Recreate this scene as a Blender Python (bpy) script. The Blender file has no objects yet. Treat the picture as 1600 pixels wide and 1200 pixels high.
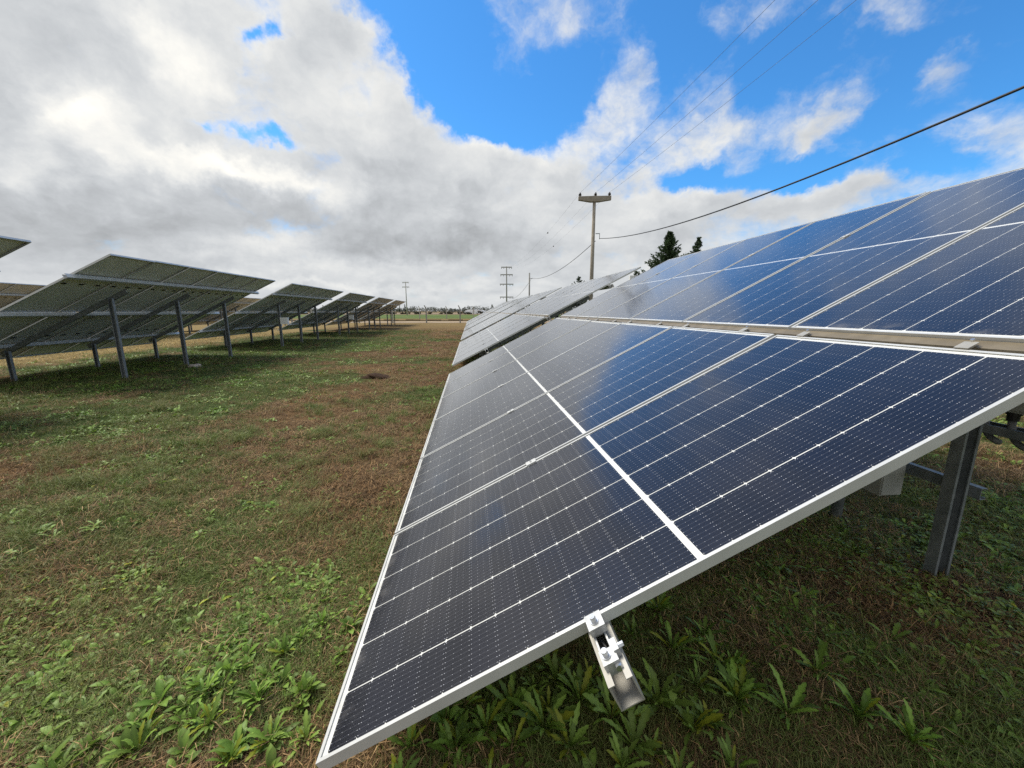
import bpy, math, random
import numpy as np
from mathutils import Matrix, Vector, Euler

R = math.radians
random.seed(7)
rng = np.random.default_rng(11)
scene = bpy.context.scene
COL = scene.collection

# ------------------------------------------------------------------ camera
EYE = 1.6
cam_data = bpy.data.cameras.new('camera')
cam_data.sensor_fit = 'HORIZONTAL'
cam_data.sensor_width = 36.0
cam_data.lens = 36.0 * 605.0 / 1600.0
cam_data.clip_start = 0.05
cam_data.clip_end = 6000.0
cam = bpy.data.objects.new('camera', cam_data)
COL.objects.link(cam)
cam.location = (0, 0, EYE)
cam.rotation_euler = (R(90 - 10.671), 0, 0)
scene.camera = cam

# ------------------------------------------------------------------ light, sky, exposure
SUN_AZ, SUN_EL = -62.0, 56.0          # azimuth from the view axis (+Y), clockwise positive
scene.view_settings.view_transform = 'Standard'
scene.view_settings.look = 'None'
scene.view_settings.exposure = 0.3
scene.view_settings.gamma = 1.0
scene.view_settings.use_curve_mapping = False

sd = bpy.data.lights.new('sun', 'SUN')
sd.energy = 3.35
sd.angle = R(22.0)
sd.color = (1.0, 0.93, 0.80)
sun = bpy.data.objects.new('sun', sd)
COL.objects.link(sun)
sdir = Vector((math.sin(R(SUN_AZ)) * math.cos(R(SUN_EL)), math.cos(R(SUN_AZ)) * math.cos(R(SUN_EL)), math.sin(R(SUN_EL))))
sun.rotation_euler = sdir.to_track_quat('Z', 'Y').to_euler()
sun.location = sdir * 60


class NT:
    """small helper for writing node trees as expressions"""
    def __init__(self, tree):
        self.t = tree

    def node(self, kind, **kw):
        n = self.t.nodes.new(kind)
        for k, v in kw.items():
            setattr(n, k, v)
        return n

    def put(self, sock, v):
        if isinstance(v, bpy.types.NodeSocket):
            self.t.links.new(v, sock)
        elif v is not None:
            sock.default_value = v

    def m(self, op, a, b=None, c=None, clamp=False):
        n = self.node('ShaderNodeMath', operation=op, use_clamp=clamp)
        for i, v in enumerate((a, b, c)):
            if v is not None:
                self.put(n.inputs[i], v)
        return n.outputs[0]

    def v(self, op, a, b=None, scale=None):
        n = self.node('ShaderNodeVectorMath', operation=op)
        self.put(n.inputs[0], a)
        if b is not None:
            self.put(n.inputs[1], b)
        if scale is not None:
            self.put(n.inputs['Scale'], scale)
        return n.outputs['Value'] if op in ('DOT_PRODUCT', 'LENGTH') else n.outputs[0]

    def noise(self, vec, scale, detail=4, rough=0.55, dist=0.0, color=False, lac=2.0):
        n = self.node('ShaderNodeTexNoise')
        if vec is not None:
            self.put(n.inputs['Vector'], vec)
        n.inputs['Scale'].default_value = scale
        n.inputs['Detail'].default_value = detail
        n.inputs['Roughness'].default_value = rough
        n.inputs['Lacunarity'].default_value = lac
        n.inputs['Distortion'].default_value = dist
        return n.outputs['Color'] if color else n.outputs['Fac']

    def ramp(self, x, a, b, lo=0.0, hi=1.0, smooth=True):
        n = self.node('ShaderNodeMapRange')
        n.interpolation_type = 'SMOOTHSTEP' if smooth else 'LINEAR'
        n.clamp = True
        self.put(n.inputs['Value'], x)
        self.put(n.inputs['From Min'], a)
        self.put(n.inputs['From Max'], b)
        self.put(n.inputs['To Min'], lo)
        self.put(n.inputs['To Max'], hi)
        return n.outputs[0]

    def mix(self, f, a, b, blend='MIX'):
        n = self.node('ShaderNodeMix', data_type='RGBA', blend_type=blend)
        self.put(n.inputs[0], f)
        self.put(n.inputs[6], a)
        self.put(n.inputs[7], b)
        return n.outputs[2]


world = bpy.data.worlds.new('World')
scene.world = world
world.use_nodes = True
wt = world.node_tree
wt.nodes.clear()
W = NT(wt)
SKY_STRENGTH = 0.1
tc = W.node('ShaderNodeTexCoord')
D = W.v('NORMALIZE', tc.outputs['Generated'])
sky = W.node('ShaderNodeTexSky')
sky.sky_type = 'NISHITA'
sky.sun_disc = False
sky.sun_elevation = R(SUN_EL)
sky.sun_rotation = R(SUN_AZ)
sky.altitude = 100
sky.air_density = 1.0
sky.dust_density = 0.4
sky.ozone_density = 2.5
sep = W.node('ShaderNodeSeparateXYZ')
wt.links.new(D, sep.inputs[0])
dz = sep.outputs[2]
blue = W.mix(1.0, sky.outputs[0], (0.47, 1.15, 1.62, 1), 'MULTIPLY')


def blob_field(coord, blobs, start):
    """sum of soft elliptical patches fixed on the sky: (azimuth, elevation, half width, half height, roll, amount), degrees"""
    acc = start
    for az, el, rx, ry, roll, amp in blobs:
        a, e = R(az), R(el)
        c = Vector((math.sin(a) * math.cos(e), math.cos(a) * math.cos(e), math.sin(e)))
        e1 = Vector((math.cos(a), -math.sin(a), 0))
        e2 = c.cross(e1) * -1
        if e2.z < 0:
            e2 = -e2
        cr, sr = math.cos(R(roll)), math.sin(R(roll))
        x = e1 * cr + e2 * sr
        y = e2 * cr - e1 * sr
        z = x.cross(y)
        rot = Matrix((x, y, z)).transposed().to_euler()
        mp = W.node('ShaderNodeMapping', vector_type='TEXTURE')
        W.put(mp.inputs['Vector'], coord)
        mp.inputs['Location'].default_value = c
        mp.inputs['Rotation'].default_value = rot
        mp.inputs['Scale'].default_value = (math.sin(R(rx)), math.sin(R(ry)), 0.8)
        d2 = W.v('DOT_PRODUCT', mp.outputs[0], mp.outputs[0])
        g = W.m('POWER', 0.3679, d2)
        acc = W.m('MULTIPLY_ADD', g, amp, acc)
    return acc


#CLOUDS-BEGIN
COVER = [
    (-48.3, 13.2, 12.5, 13.7, 14, 1.4), (-46.5, 24.2, 9.2, 5.3, 23, 0.55), (-38.4, 25.3, 7.3, 5.9, 19, 1.0), (-25.0, 26.0, 5.7, 5.0, 12, 0.75),
    (-19.6, 22.8, 7.7, 6.8, 8, 0.8), (-16.9, 18.6, 12.1, 4.8, 6, 0.8), (-38.2, 7.3, 23.4, 7.4, 6, 1.3), (-14.0, 12.2, 17.9, 6.2, 3, 1.3),
    (-32.6, 4.2, 32.1, 4.5, 3, 1.0), (-19.1, 29.7, 3.9, 3.1, 10, 0.4), (5.4, 8.4, 15.0, 7.6, -1, 1.15), (-0.9, 17.9, 5.7, 3.0, -17, 0.6),
    (18.1, 11.6, 5.5, 4.6, -4, 0.75), (27.2, 10.5, 8.1, 3.4, 5, 0.65), (37.7, 11.3, 6.7, 1.9, 6, 0.55), (13.4, 5.7, 17.0, 5.1, -1, 0.6),
    (17.0, 28.4, 2.4, 4.0, -16, 0.42), (11.8, 23.0, 2.7, 6.1, -38, 0.33), (11.6, 18.7, 5.5, 2.1, -4, -0.3), (23.4, 21.1, 4.1, 4.3, 28, 0.42),
    (28.5, 21.5, 3.4, 3.0, -11, 0.36), (36.2, 19.0, 3.4, 1.7, 37, 0.36), (44.4, 21.1, 2.6, 1.7, 13, 0.36), (49.3, 15.8, 3.3, 2.4, -4, 0.42),
    (7.3, 32.4, 6.1, 2.0, -4, 0.06), (40.5, 26.4, 5.4, 1.4, -21, 0.12), (23.8, 31.1, 2.4, 1.2, -13, 0.1), (34.8, 17.3, 1.1, 1.8, -12, 0.3),
    (-29.4, 18.8, 3.0, 1.6, -11, -0.95), (-33.4, 19.1, 2.0, 0.9, -30, -0.5), (-24.7, 18.9, 2.6, 0.8, -1, -0.35), (-31.2, 26.8, 1.0, 3.6, -10, -0.5),
    (-39.8, 22.5, 1.4, 1.5, 18, -0.3), (-30.0, 29.5, 2.5, 1.1, 16, -0.6), (-22.1, 27.9, 0.9, 1.6, 11, -0.45), (-9.0, 30.8, 5.5, 4.7, 5, -0.9),
    (-5.1, 23.4, 4.7, 3.6, 2, -0.8), (1.7, 24.1, 5.4, 3.8, -1, -0.6), (-11.6, 26.1, 1.5, 2.7, 5, -0.35), (20.4, 31.0, 3.8, 3.0, -11, -0.5),
    (24.0, 15.5, 3.6, 2.0, -7, -0.75), (34.5, 14.3, 6.7, 1.5, 2, -0.6), (32.6, 25.5, 3.3, 3.1, -15, -0.5), (40.6, 20.3, 1.9, 4.8, -17, -0.35),
    (45.6, 15.4, 2.9, 2.1, -15, -0.4), (6.7, 27.6, 2.6, 5.4, 32, -0.4), (38.4, 25.3, 3.9, 1.5, -19, -0.2), (45.1, 23.9, 3.6, 2.7, -22, -0.3),
    (-18.9, 31.7, 3.8, 1.5, 10, -0.35),
]
TONE = [
    (-44.4, 17.0, 3.3, 2.4, 16, 0.3), (-37.2, 24.9, 3.5, 3.0, 18, 0.3), (-36.7, 15.0, 5.8, 1.7, 2, 0.26), (-28.9, 14.8, 7.1, 1.7, 3, 0.32),
    (-49.6, 11.6, 2.6, 2.6, 13, 0.22), (-21.1, 23.3, 7.6, 4.3, 9, 0.1), (-47.2, 20.1, 5.0, 2.8, 20, -0.1), (-40.7, 22.7, 1.8, 2.3, -35, -0.1),
    (-46.6, 9.0, 8.4, 2.6, 9, -0.13), (-30.7, 10.2, 7.8, 2.9, 6, -0.12), (-17.4, 10.1, 8.8, 2.5, 3, -0.17), (-7.2, 8.8, 9.6, 1.8, 1, -0.14),
    (-41.1, 5.8, 15.5, 1.3, 5, -0.05), (-31.1, 6.2, 8.0, 1.3, 4, 0.08), (-20.9, 5.9, 15.7, 1.1, 2, 0.07), (-25.7, 2.9, 22.2, 0.6, 1, 0.1),
    (-17.6, 19.2, 4.5, 2.7, 6, -0.06), (0.0, 14.2, 6.0, 3.1, 0, -0.03), (17.2, 12.8, 4.0, 3.0, -4, 0.08), (7.2, 6.7, 17.6, 2.6, -1, 0.0),
    (4.4, 12.5, 5.2, 3.2, -1, 0.05), (25.3, 8.4, 10.9, 2.3, -4, -0.05),
]
#CLOUDS-END

warp = W.v('SUBTRACT', W.noise(D, 4.0, 6, 0.6, color=True), (0.5, 0.5, 0.5))
curl = W.v('SUBTRACT', W.noise(D, 13.0, 5, 0.62, color=True), (0.5, 0.5, 0.5))
Dw = W.v('ADD', W.v('ADD', D, W.v('SCALE', warp, scale=0.20)), W.v('SCALE', curl, scale=0.085))
# cloud texture flattens towards the horizon, as layers seen edge-on do
zn = W.m('ADD', dz, W.m('MULTIPLY', W.m('LOGARITHM', W.m('ADD', W.m('MULTIPLY', W.m('MAXIMUM', dz, 0.0), 14.0), 1.0), 2.718), 0.16))
cmb = W.node('ShaderNodeCombineXYZ')
W.put(cmb.inputs[0], sep.outputs[0])
W.put(cmb.inputs[1], sep.outputs[1])
W.put(cmb.inputs[2], zn)
Dn = W.v('ADD', cmb.outputs[0], W.v('SCALE', curl, scale=0.05))
n_big = W.noise(Dn, 5.5, 9, 0.6, 0.15)
n_ofs = W.noise(W.v('ADD', Dn, tuple(sdir * 0.035)), 5.5, 6, 0.6, 0.15)
n_soft = W.noise(Dn, 2.6, 3, 0.5)
n_fine = W.noise(Dn, 19, 6, 0.62, 0.2)
cover = blob_field(Dw, COVER + [(180, 25, 75, 50, 0, 0.6), (120, 20, 50, 40, 0, 0.3), (-120, 20, 50, 40, 0, 0.6)], 0.0)  # unseen clouds added beside and behind the camera, to lighten and neutralise shade
cover = W.m('ADD', cover, W.ramp(dz, 0.0, 0.12, 0.7, 0.0))
cover = W.m('MULTIPLY', W.m('TANH', W.m('MULTIPLY', cover, 1.45)), 0.74)
dens = W.m('ADD', cover, W.m('MULTIPLY', W.m('SUBTRACT', n_big, 0.5), 1.7))
dens = W.m('ADD', dens, W.m('MULTIPLY', W.m('SUBTRACT', n_fine, 0.5), 0.42))
alpha = W.ramp(dens, -0.14, 0.56)
core = W.ramp(dens, 0.25, 0.95)
tone = blob_field(Dw, TONE, 0.0)
lum = W.ramp(core, 0.0, 1.0, 0.76, 0.61, smooth=False)
lum = W.m('ADD', lum, tone)
lum = W.m('ADD', lum, W.m('MULTIPLY', W.m('SUBTRACT', n_big, n_ofs), 0.72))
lum = W.m('ADD', lum, W.m('MULTIPLY', W.m('SUBTRACT', n_soft, 0.5), 0.34))
lum = W.m('ADD', lum, W.m('MULTIPLY', W.m('SUBTRACT', n_fine, 0.5), 0.10))
lum = W.m('MULTIPLY', W.m('MAXIMUM', lum, 0.25), 0.85)
warmth = W.ramp(lum, 0.45, 0.95)
ccol = W.mix(warmth, (0.95, 0.99, 1.03, 1), (1.03, 1.0, 0.92, 1))
ccol = W.v('SCALE', ccol, scale=W.m('MULTIPLY', lum, 1.0 / SKY_STRENGTH))
final = W.mix(alpha, blue, ccol)
bg = W.node('ShaderNodeBackground')
wt.links.new(final, bg.inputs['Color'])
bg.inputs['Strength'].default_value = SKY_STRENGTH
wo = W.node('ShaderNodeOutputWorld')
wt.links.new(bg.outputs[0], wo.inputs['Surface'])
world.cycles.sampling_method = 'MANUAL'
world.cycles.sample_map_resolution = 512

scene.render.engine = 'CYCLES'
scene.cycles.use_denoising = False
scene.cycles.max_bounces = 6
scene.cycles.diffuse_bounces = 3
scene.cycles.glossy_bounces = 3
scene.cycles.transparent_max_bounces = 12


# ------------------------------------------------------------------ materials
def new_mat(name):
    m = bpy.data.materials.new(name)
    m.use_nodes = True
    t = m.node_tree
    t.nodes.clear()
    n = NT(t)
    out = n.node('ShaderNodeOutputMaterial')
    return m, n, out


def principled(n, out, color, rough=0.6, metal=0.0, spec=0.5, normal=None):
    p = n.node('ShaderNodeBsdfPrincipled')
    n.put(p.inputs['Base Color'], color)
    n.put(p.inputs['Roughness'], rough)
    n.put(p.inputs['Metallic'], metal)
    p.inputs['Specular IOR Level'].default_value = spec
    if normal is not None:
        n.put(p.inputs['Normal'], normal)
    n.t.links.new(p.outputs[0], out.inputs['Surface'])
    return p


def bump(n, height, strength, dist):
    b = n.node('ShaderNodeBump')
    b.inputs['Strength'].default_value = strength
    b.inputs['Distance'].default_value = dist
    n.put(b.inputs['Height'], height)
    return b.outputs[0]


def simple(name, c1, c2, scale=8, rough=0.6, metal=0.0, spec=0.5, bscale=None, bstr=0.2):
    m, n, out = new_mat(name)
    g = n.node('ShaderNodeTexCoord').outputs['Object']
    f = n.noise(g, scale, 5, 0.6)
    f = n.ramp(f, 0.3, 0.7)
    nm = bump(n, n.noise(g, bscale, 4, 0.6), bstr, 0.002) if bscale else None
    principled(n, out, n.mix(f, (*c1, 1), (*c2, 1)), rough, metal, spec, nm)
    return m


def leaf_mat_sheet():
    """white plastic sheeting that lets daylight through"""
    m, n, out = new_mat('white_sheeting')
    d = n.node('ShaderNodeBsdfDiffuse')
    d.inputs['Color'].default_value = (0.82, 0.84, 0.86, 1)
    t = n.node('ShaderNodeBsdfTranslucent')
    t.inputs['Color'].default_value = (0.82, 0.84, 0.86, 1)
    mx = n.node('ShaderNodeMixShader')
    mx.inputs[0].default_value = 0.55
    n.t.links.new(d.outputs[0], mx.inputs[1])
    n.t.links.new(t.outputs[0], mx.inputs[2])
    n.t.links.new(mx.outputs[0], out.inputs['Surface'])
    return m


M = {}
M['alu'] = simple('anodised_aluminium', (0.54, 0.54, 0.52), (0.62, 0.62, 0.60), 6, 0.45, 0.25, 0.5, 60, 0.05)
M['rail'] = simple('rail_aluminium', (0.33, 0.315, 0.275), (0.43, 0.41, 0.37), 9, 0.5, 0.25)
M['strip'] = simple('warm_rail', (0.155, 0.125, 0.08), (0.22, 0.18, 0.12), 9, 0.5, 0.1)
M['galv'] = simple('galvanised_steel', (0.16, 0.175, 0.18), (0.25, 0.265, 0.27), 14, 0.55, 0.3)
M['galvbright'] = simple('zinc_plated_steel', (0.36, 0.37, 0.37), (0.56, 0.56, 0.55), 45, 0.42, 0.5, 0.5, 120, 0.15)
M['bolt'] = simple('stainless_steel', (0.55, 0.55, 0.55), (0.7, 0.7, 0.7), 30, 0.3, 0.9)
M['dark'] = simple('black_plastic', (0.015, 0.015, 0.016), (0.03, 0.03, 0.03), 20, 0.5)
M['conduit'] = simple('grey_conduit', (0.14, 0.14, 0.14), (0.2, 0.2, 0.2), 20, 0.6)
M['box'] = simple('grey_enclosure', (0.34, 0.34, 0.31), (0.44, 0.44, 0.40), 6, 0.55)
M['concrete'] = simple('weathered_concrete', (0.27, 0.235, 0.19), (0.36, 0.32, 0.265), 5, 0.9, 0, 0.2, 40, 0.3)
M['concrete_grey'] = simple('grey_concrete', (0.23, 0.23, 0.215), (0.33, 0.325, 0.30), 7, 0.9, 0, 0.2, 40, 0.3)
M['concrete_pale'] = simple('pale_concrete', (0.36, 0.35, 0.31), (0.44, 0.42, 0.38), 7, 0.9, 0, 0.2)
M['wire'] = simple('black_cable', (0.02, 0.02, 0.022), (0.035, 0.035, 0.035), 5, 0.5)
M['conductor'] = simple('aged_conductor', (0.12, 0.12, 0.13), (0.17, 0.17, 0.18), 5, 0.5, 0.4)
M['insulator'] = simple('brown_porcelain', (0.035, 0.028, 0.03), (0.06, 0.045, 0.04), 8, 0.25)
M['white'] = simple('white_paint', (0.74, 0.74, 0.72), (0.82, 0.82, 0.8), 2, 0.5)
M['sheet'] = leaf_mat_sheet()
M['stone'] = simple('pale_stone', (0.30, 0.25, 0.2), (0.48, 0.43, 0.37), 15, 0.9, 0, 0.2, 40, 0.5)
M['mound'] = simple('dug_soil', (0.03, 0.018, 0.012), (0.075, 0.045, 0.03), 25, 0.95, 0, 0.1, 60, 0.8)
M['bark'] = simple('bark', (0.07, 0.05, 0.035), (0.12, 0.09, 0.065), 9, 0.95, 0, 0.1)


def back_mat():
    m, n, out = new_mat('white_backsheet')
    g = n.node('ShaderNodeTexCoord').outputs['Object']
    f = n.ramp(n.noise(g, 3, 5, 0.6), 0.3, 0.7)
    principled(n, out, n.mix(f, (0.66, 0.66, 0.62, 1), (0.76, 0.76, 0.72, 1)), 0.6)
    return m


M['back'] = back_mat()


def cell_mat():
    m, n, out = new_mat('silicon_cell')
    uv = n.node('ShaderNodeUVMap', uv_map='cell')
    s = n.node('ShaderNodeSeparateXYZ')
    n.put(s.inputs[0], uv.outputs[0])
    u = n.m('FRACT', s.outputs[0])
    v = n.m('FRACT', s.outputs[1])
    fl = n.v('FLOOR', uv.outputs[0])
    wn = n.node('ShaderNodeTexWhiteNoise', noise_dimensions='3D')
    n.put(wn.inputs['Vector'], fl)
    oi = n.node('ShaderNodeObjectInfo')
    r = n.m('FRACT', n.m('ADD', wn.outputs[0], oi.outputs['Random']))
    base = n.mix(r, (0.0028, 0.0032, 0.0080, 1), (0.0048, 0.0055, 0.0130, 1))
    k = n.m('ABSOLUTE', n.m('SUBTRACT', n.m('FRACT', n.m('MULTIPLY', u, 10)), 0.5))
    line = n.m('LESS_THAN', k, 0.017)
    wide = n.m('LESS_THAN', k, 0.05)
    dots = None
    for vi, w in ((0.045, 0.013), (0.955, 0.013), (0.35, 0.008), (0.65, 0.008)):
        a = n.m('LESS_THAN', n.m('ABSOLUTE', n.m('SUBTRACT', v, vi)), w)
        dots = a if dots is None else n.m('MAXIMUM', dots, a)
    dots = n.m('MULTIPLY', dots, wide)
    c = n.mix(n.m('MULTIPLY', line, 0.32), base, (0.30, 0.31, 0.36, 1))
    c = n.mix(n.m('MULTIPLY', dots, 0.9), c, (0.55, 0.56, 0.60, 1))
    principled(n, out, c, 0.35, 0.0, 0.25)
    return m


M['cell'] = cell_mat()


def glass_mat():
    m, n, out = new_mat('module_glass')
    tr = n.node('ShaderNodeBsdfTransparent')
    gl = n.node('ShaderNodeBsdfGlossy')
    gl.inputs['Roughness'].default_value = 0.115
    gl.inputs['Color'].default_value = (1, 1, 1, 1)
    lw = n.node('ShaderNodeLayerWeight')
    lw.inputs['Blend'].default_value = 0.5
    fr = n.m('MULTIPLY_ADD', n.m('POWER', lw.outputs['Facing'], 4.55), 1.0, 0.014)
    g = n.node('ShaderNodeTexCoord').outputs['Object']
    mx = n.node('ShaderNodeMixShader')
    n.put(mx.inputs[0], fr)
    n.t.links.new(tr.outputs[0], mx.inputs[1])
    n.t.links.new(gl.outputs[0], mx.inputs[2])
    df = n.node('ShaderNodeBsdfDiffuse')
    df.inputs['Color'].default_value = (0.42, 0.40, 0.38, 1)
    film = n.ramp(n.noise(g, 2.2, 6, 0.6), 0.40, 0.75, 0.002, 0.026)
    sp = n.node('ShaderNodeSeparateXYZ')
    n.put(sp.inputs[0], g)
    edge = n.m('MULTIPLY', n.ramp(sp.outputs[0], 0.0, 0.12, 0.22, 0.0), n.ramp(n.noise(g, 9, 5, 0.6), 0.45, 0.7))
    vo = n.node('ShaderNodeTexVoronoi', feature='F1')
    n.put(vo.inputs['Vector'], g)
    vo.inputs['Scale'].default_value = 45
    speck = n.m('MULTIPLY', n.m('LESS_THAN', vo.outputs['Distance'], 0.10), n.ramp(n.noise(g, 12, 3), 0.55, 0.65, 0, 0.20))
    d = n.m('ADD', n.m('ADD', film, edge), speck)
    m2 = n.node('ShaderNodeMixShader')
    n.put(m2.inputs[0], d)
    n.t.links.new(mx.outputs[0], m2.inputs[1])
    n.t.links.new(df.outputs[0], m2.inputs[2])
    n.t.links.new(m2.outputs[0], out.inputs['Surface'])
    return m


M['glass'] = glass_mat()


def straw_zone(n, pos):
    sp = n.node('ShaderNodeSeparateXYZ')
    n.put(sp.inputs[0], pos)
    lane = n.m('MULTIPLY_ADD', sp.outputs[1], 0.121, sp.outputs[0])
    wob = n.m('MULTIPLY', n.m('SUBTRACT', n.noise(pos, 0.6, 3), 0.5), 5.0)
    a = n.ramp(n.m('ADD', lane, wob), -11.8, -13.6)
    b = n.ramp(n.m('ADD', sp.outputs[1], n.m('MULTIPLY', wob, 4.0)), 24.0, 48.0, 0.0, 0.7)
    return n.m('MAXIMUM', a, b)


def leaf_mat(name, c1, c2, c3, rough=0.55, trans=0.25):
    """leaf colour varies between instances, plus a larger drift over the ground"""
    m, n, out = new_mat(name)
    oi = n.node('ShaderNodeObjectInfo')
    pos = n.node('ShaderNodeNewGeometry').outputs['Position']
    f = n.noise(pos, 0.9, 3, 0.6)
    c = n.mix(oi.outputs['Random'], (*c1, 1), (*c2, 1))
    c = n.mix(n.ramp(f, 0.4, 0.65), c, (*c3, 1))
    if name == 'dry_grass_blade':
        c = n.mix(straw_zone(n, pos), c, n.mix(oi.outputs['Random'], (0.40, 0.28, 0.10, 1), (0.60, 0.46, 0.20, 1)))
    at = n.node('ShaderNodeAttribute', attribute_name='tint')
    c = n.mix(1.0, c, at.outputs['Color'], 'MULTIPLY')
    p = n.node('ShaderNodeBsdfPrincipled')
    n.put(p.inputs['Base Color'], c)
    p.inputs['Roughness'].default_value = rough
    p.inputs['Specular IOR Level'].default_value = 0.35
    tl = n.node('ShaderNodeBsdfTranslucent')
    n.put(tl.inputs['Color'], c)
    mx = n.node('ShaderNodeMixShader')
    mx.inputs[0].default_value = trans
    n.t.links.new(p.outputs[0], mx.inputs[1])
    n.t.links.new(tl.outputs[0], mx.inputs[2])
    n.t.links.new(mx.outputs[0], out.inputs['Surface'])
    return m


M['dry'] = leaf_mat('dry_grass_blade', (0.23, 0.14, 0.062), (0.45, 0.31, 0.16), (0.26, 0.15, 0.066), 0.75)
M['grass'] = leaf_mat('green_grass_blade', (0.105, 0.155, 0.026), (0.22, 0.27, 0.07), (0.21, 0.21, 0.065), 0.6)
M['weed'] = leaf_mat('broad_leaf', (0.11, 0.20, 0.024), (0.20, 0.31, 0.05), (0.18, 0.25, 0.045), 0.5)
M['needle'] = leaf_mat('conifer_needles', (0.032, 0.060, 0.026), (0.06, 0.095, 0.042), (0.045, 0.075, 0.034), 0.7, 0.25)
M['farleaf'] = leaf_mat('hazed_far_foliage', (0.10, 0.115, 0.095), (0.14, 0.15, 0.125), (0.12, 0.13, 0.11), 0.8, 0.3)  # leaf colour greyed and lightened to stand in for distance haze
M['hedge'] = leaf_mat('dark_hedge_leaf', (0.035, 0.040, 0.022), (0.06, 0.055, 0.03), (0.05, 0.04, 0.026), 0.8, 0.1)


# ------------------------------------------------------------------ mesh helpers
class MB:
    def __init__(self):
        self.v, self.f, self.uv, self.tint = [], [], None, None

    def add(self, verts, faces):
        o = len(self.v)
        self.v.extend([tuple(p) for p in verts])
        self.f.extend([tuple(i + o for i in q) for q in faces])
        return self

    def box(self, x0, x1, y0, y1, z0, z1, mat=None):
        p = [(x0, y0, z0), (x1, y0, z0), (x1, y1, z0), (x0, y1, z0), (x0, y0, z1), (x1, y0, z1), (x1, y1, z1), (x0, y1, z1)]
        if mat is not None:
            p = [mat @ Vector(q) for q in p]
        return self.add(p, [(0, 3, 2, 1), (4, 5, 6, 7), (0, 1, 5, 4), (1, 2, 6, 5), (2, 3, 7, 6), (3, 0, 4, 7)])

    def rings(self, pts, rads, n=8, cap=True, flat=1.0):
        """tube along points with a radius at each"""
        base = len(self.v)
        pts = [Vector(p) for p in pts]
        prev = None
        for i, p in enumerate(pts):
            d = (pts[min(i + 1, len(pts) - 1)] - pts[max(i - 1, 0)]).normalized()
            if prev is None:
                a = Vector((0, 0, 1)) if abs(d.z) < 0.9 else Vector((1, 0, 0))
                e1 = d.cross(a).normalized()
            else:
                e1 = (prev - d * prev.dot(d)).normalized()
            prev = e1
            e2 = d.cross(e1)
            for k in range(n):
                t = 2 * math.pi * k / n
                self.v.append(tuple(p + (e1 * math.cos(t) + e2 * math.sin(t) * flat) * rads[i]))
        for i in range(len(pts) - 1):
            for k in range(n):
                a, b = base + i * n + k, base + i * n + (k + 1) % n
                self.f.append((a, b, b + n, a + n))
        if cap:
            self.f.append(tuple(base + k for k in reversed(range(n))))
            e = base + (len(pts) - 1) * n
            self.f.append(tuple(e + k for k in range(n)))
        return self

    def profile(self, poly, a, b, axis):
        """extrude a closed outline (list of 2D points) from a to b along axis 'x','y' or 'z'"""
        def P(q, t):
            return {'y': (q[0], t, q[1]), 'z': (q[0], q[1], t), 'x': (t, q[0], q[1])}[axis]
        n = len(poly)
        vs = [P(q, a) for q in poly] + [P(q, b) for q in poly]
        fs = [(i, (i + 1) % n, (i + 1) % n + n, i + n) for i in range(n)]
        fs += [tuple(range(n))[::-1], tuple(range(n, 2 * n))]
        return self.add(vs, fs)

    def mesh(self, name, mat, smooth=False, uv=None, tint=None):
        me = bpy.data.meshes.new(name)
        me.from_pydata(self.v, [], self.f)
        if mat is not None:
            me.materials.append(mat)
        if smooth:
            me.polygons.foreach_set('use_smooth', [True] * len(me.polygons))
        if uv is not None:
            lay = me.uv_layers.new(name='cell')
            li = np.empty(len(me.loops), dtype=np.int32)
            me.loops.foreach_get('vertex_index', li)
            lay.data.foreach_set('uv', np.asarray(uv, dtype=np.float32)[li].ravel())
        if tint is not None:
            at = me.attributes.new('tint', 'FLOAT_COLOR', 'POINT')
            at.data.foreach_set('color', np.asarray(tint, dtype=np.float32).ravel())
        me.update()
        return me


def fix_normals(me):
    import bmesh
    bm = bmesh.new()
    bm.from_mesh(me)
    bmesh.ops.recalc_face_normals(bm, faces=bm.faces)
    bm.to_mesh(me)
    bm.free()
    return me


def obj(name, me, parent=None, loc=None, rot=None):
    o = bpy.data.objects.new(name, me)
    COL.objects.link(o)
    if parent is not None:
        o.parent = parent
    if loc is not None:
        o.location = loc
    if rot is not None:
        o.rotation_euler = rot
    return o


def tag(o, label=None, cat=None, group=None, kind=None):
    if label:
        o['label'] = label
    if cat:
        o['category'] = cat
    if group:
        o['group'] = group
    if kind:
        o['kind'] = kind
    return o


# ------------------------------------------------------------------ numpy noise
def hash2(ix, iy, seed):
    h = (ix.astype(np.int64) * 374761393 + iy.astype(np.int64) * 668265263 + seed * 974711) & 0x7fffffff
    h = ((h ^ (h >> 13)) * 1274126177) & 0x7fffffff
    return ((h ^ (h >> 16)) & 0xffff) / 65535.0


def vnoise(x, y, seed=0):
    ix, iy = np.floor(x), np.floor(y)
    fx, fy = x - ix, y - iy
    fx, fy = fx * fx * (3 - 2 * fx), fy * fy * (3 - 2 * fy)
    a, b = hash2(ix, iy, seed), hash2(ix + 1, iy, seed)
    c, d = hash2(ix, iy + 1, seed), hash2(ix + 1, iy + 1, seed)
    return (a * (1 - fx) + b * fx) * (1 - fy) + (c * (1 - fx) + d * fx) * fy


def fbm(x, y, scale, oct=4, seed=0):
    s, a, t = 0.0, 0.5, 0.0
    for o in range(oct):
        s = s + a * vnoise(x * scale * 2 ** o + 17.3 * o, y * scale * 2 ** o - 9.1 * o, seed + o)
        t += a
        a *= 0.5
    return s / t


def sstep(x, a, b):
    t = np.clip((x - a) / (b - a), 0, 1)
    return t * t * (3 - 2 * t)


def bell(x, y, cx, cy, rx, ry):
    return np.exp(-((x - cx) / rx) ** 2 - ((y - cy) / ry) ** 2)


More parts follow.
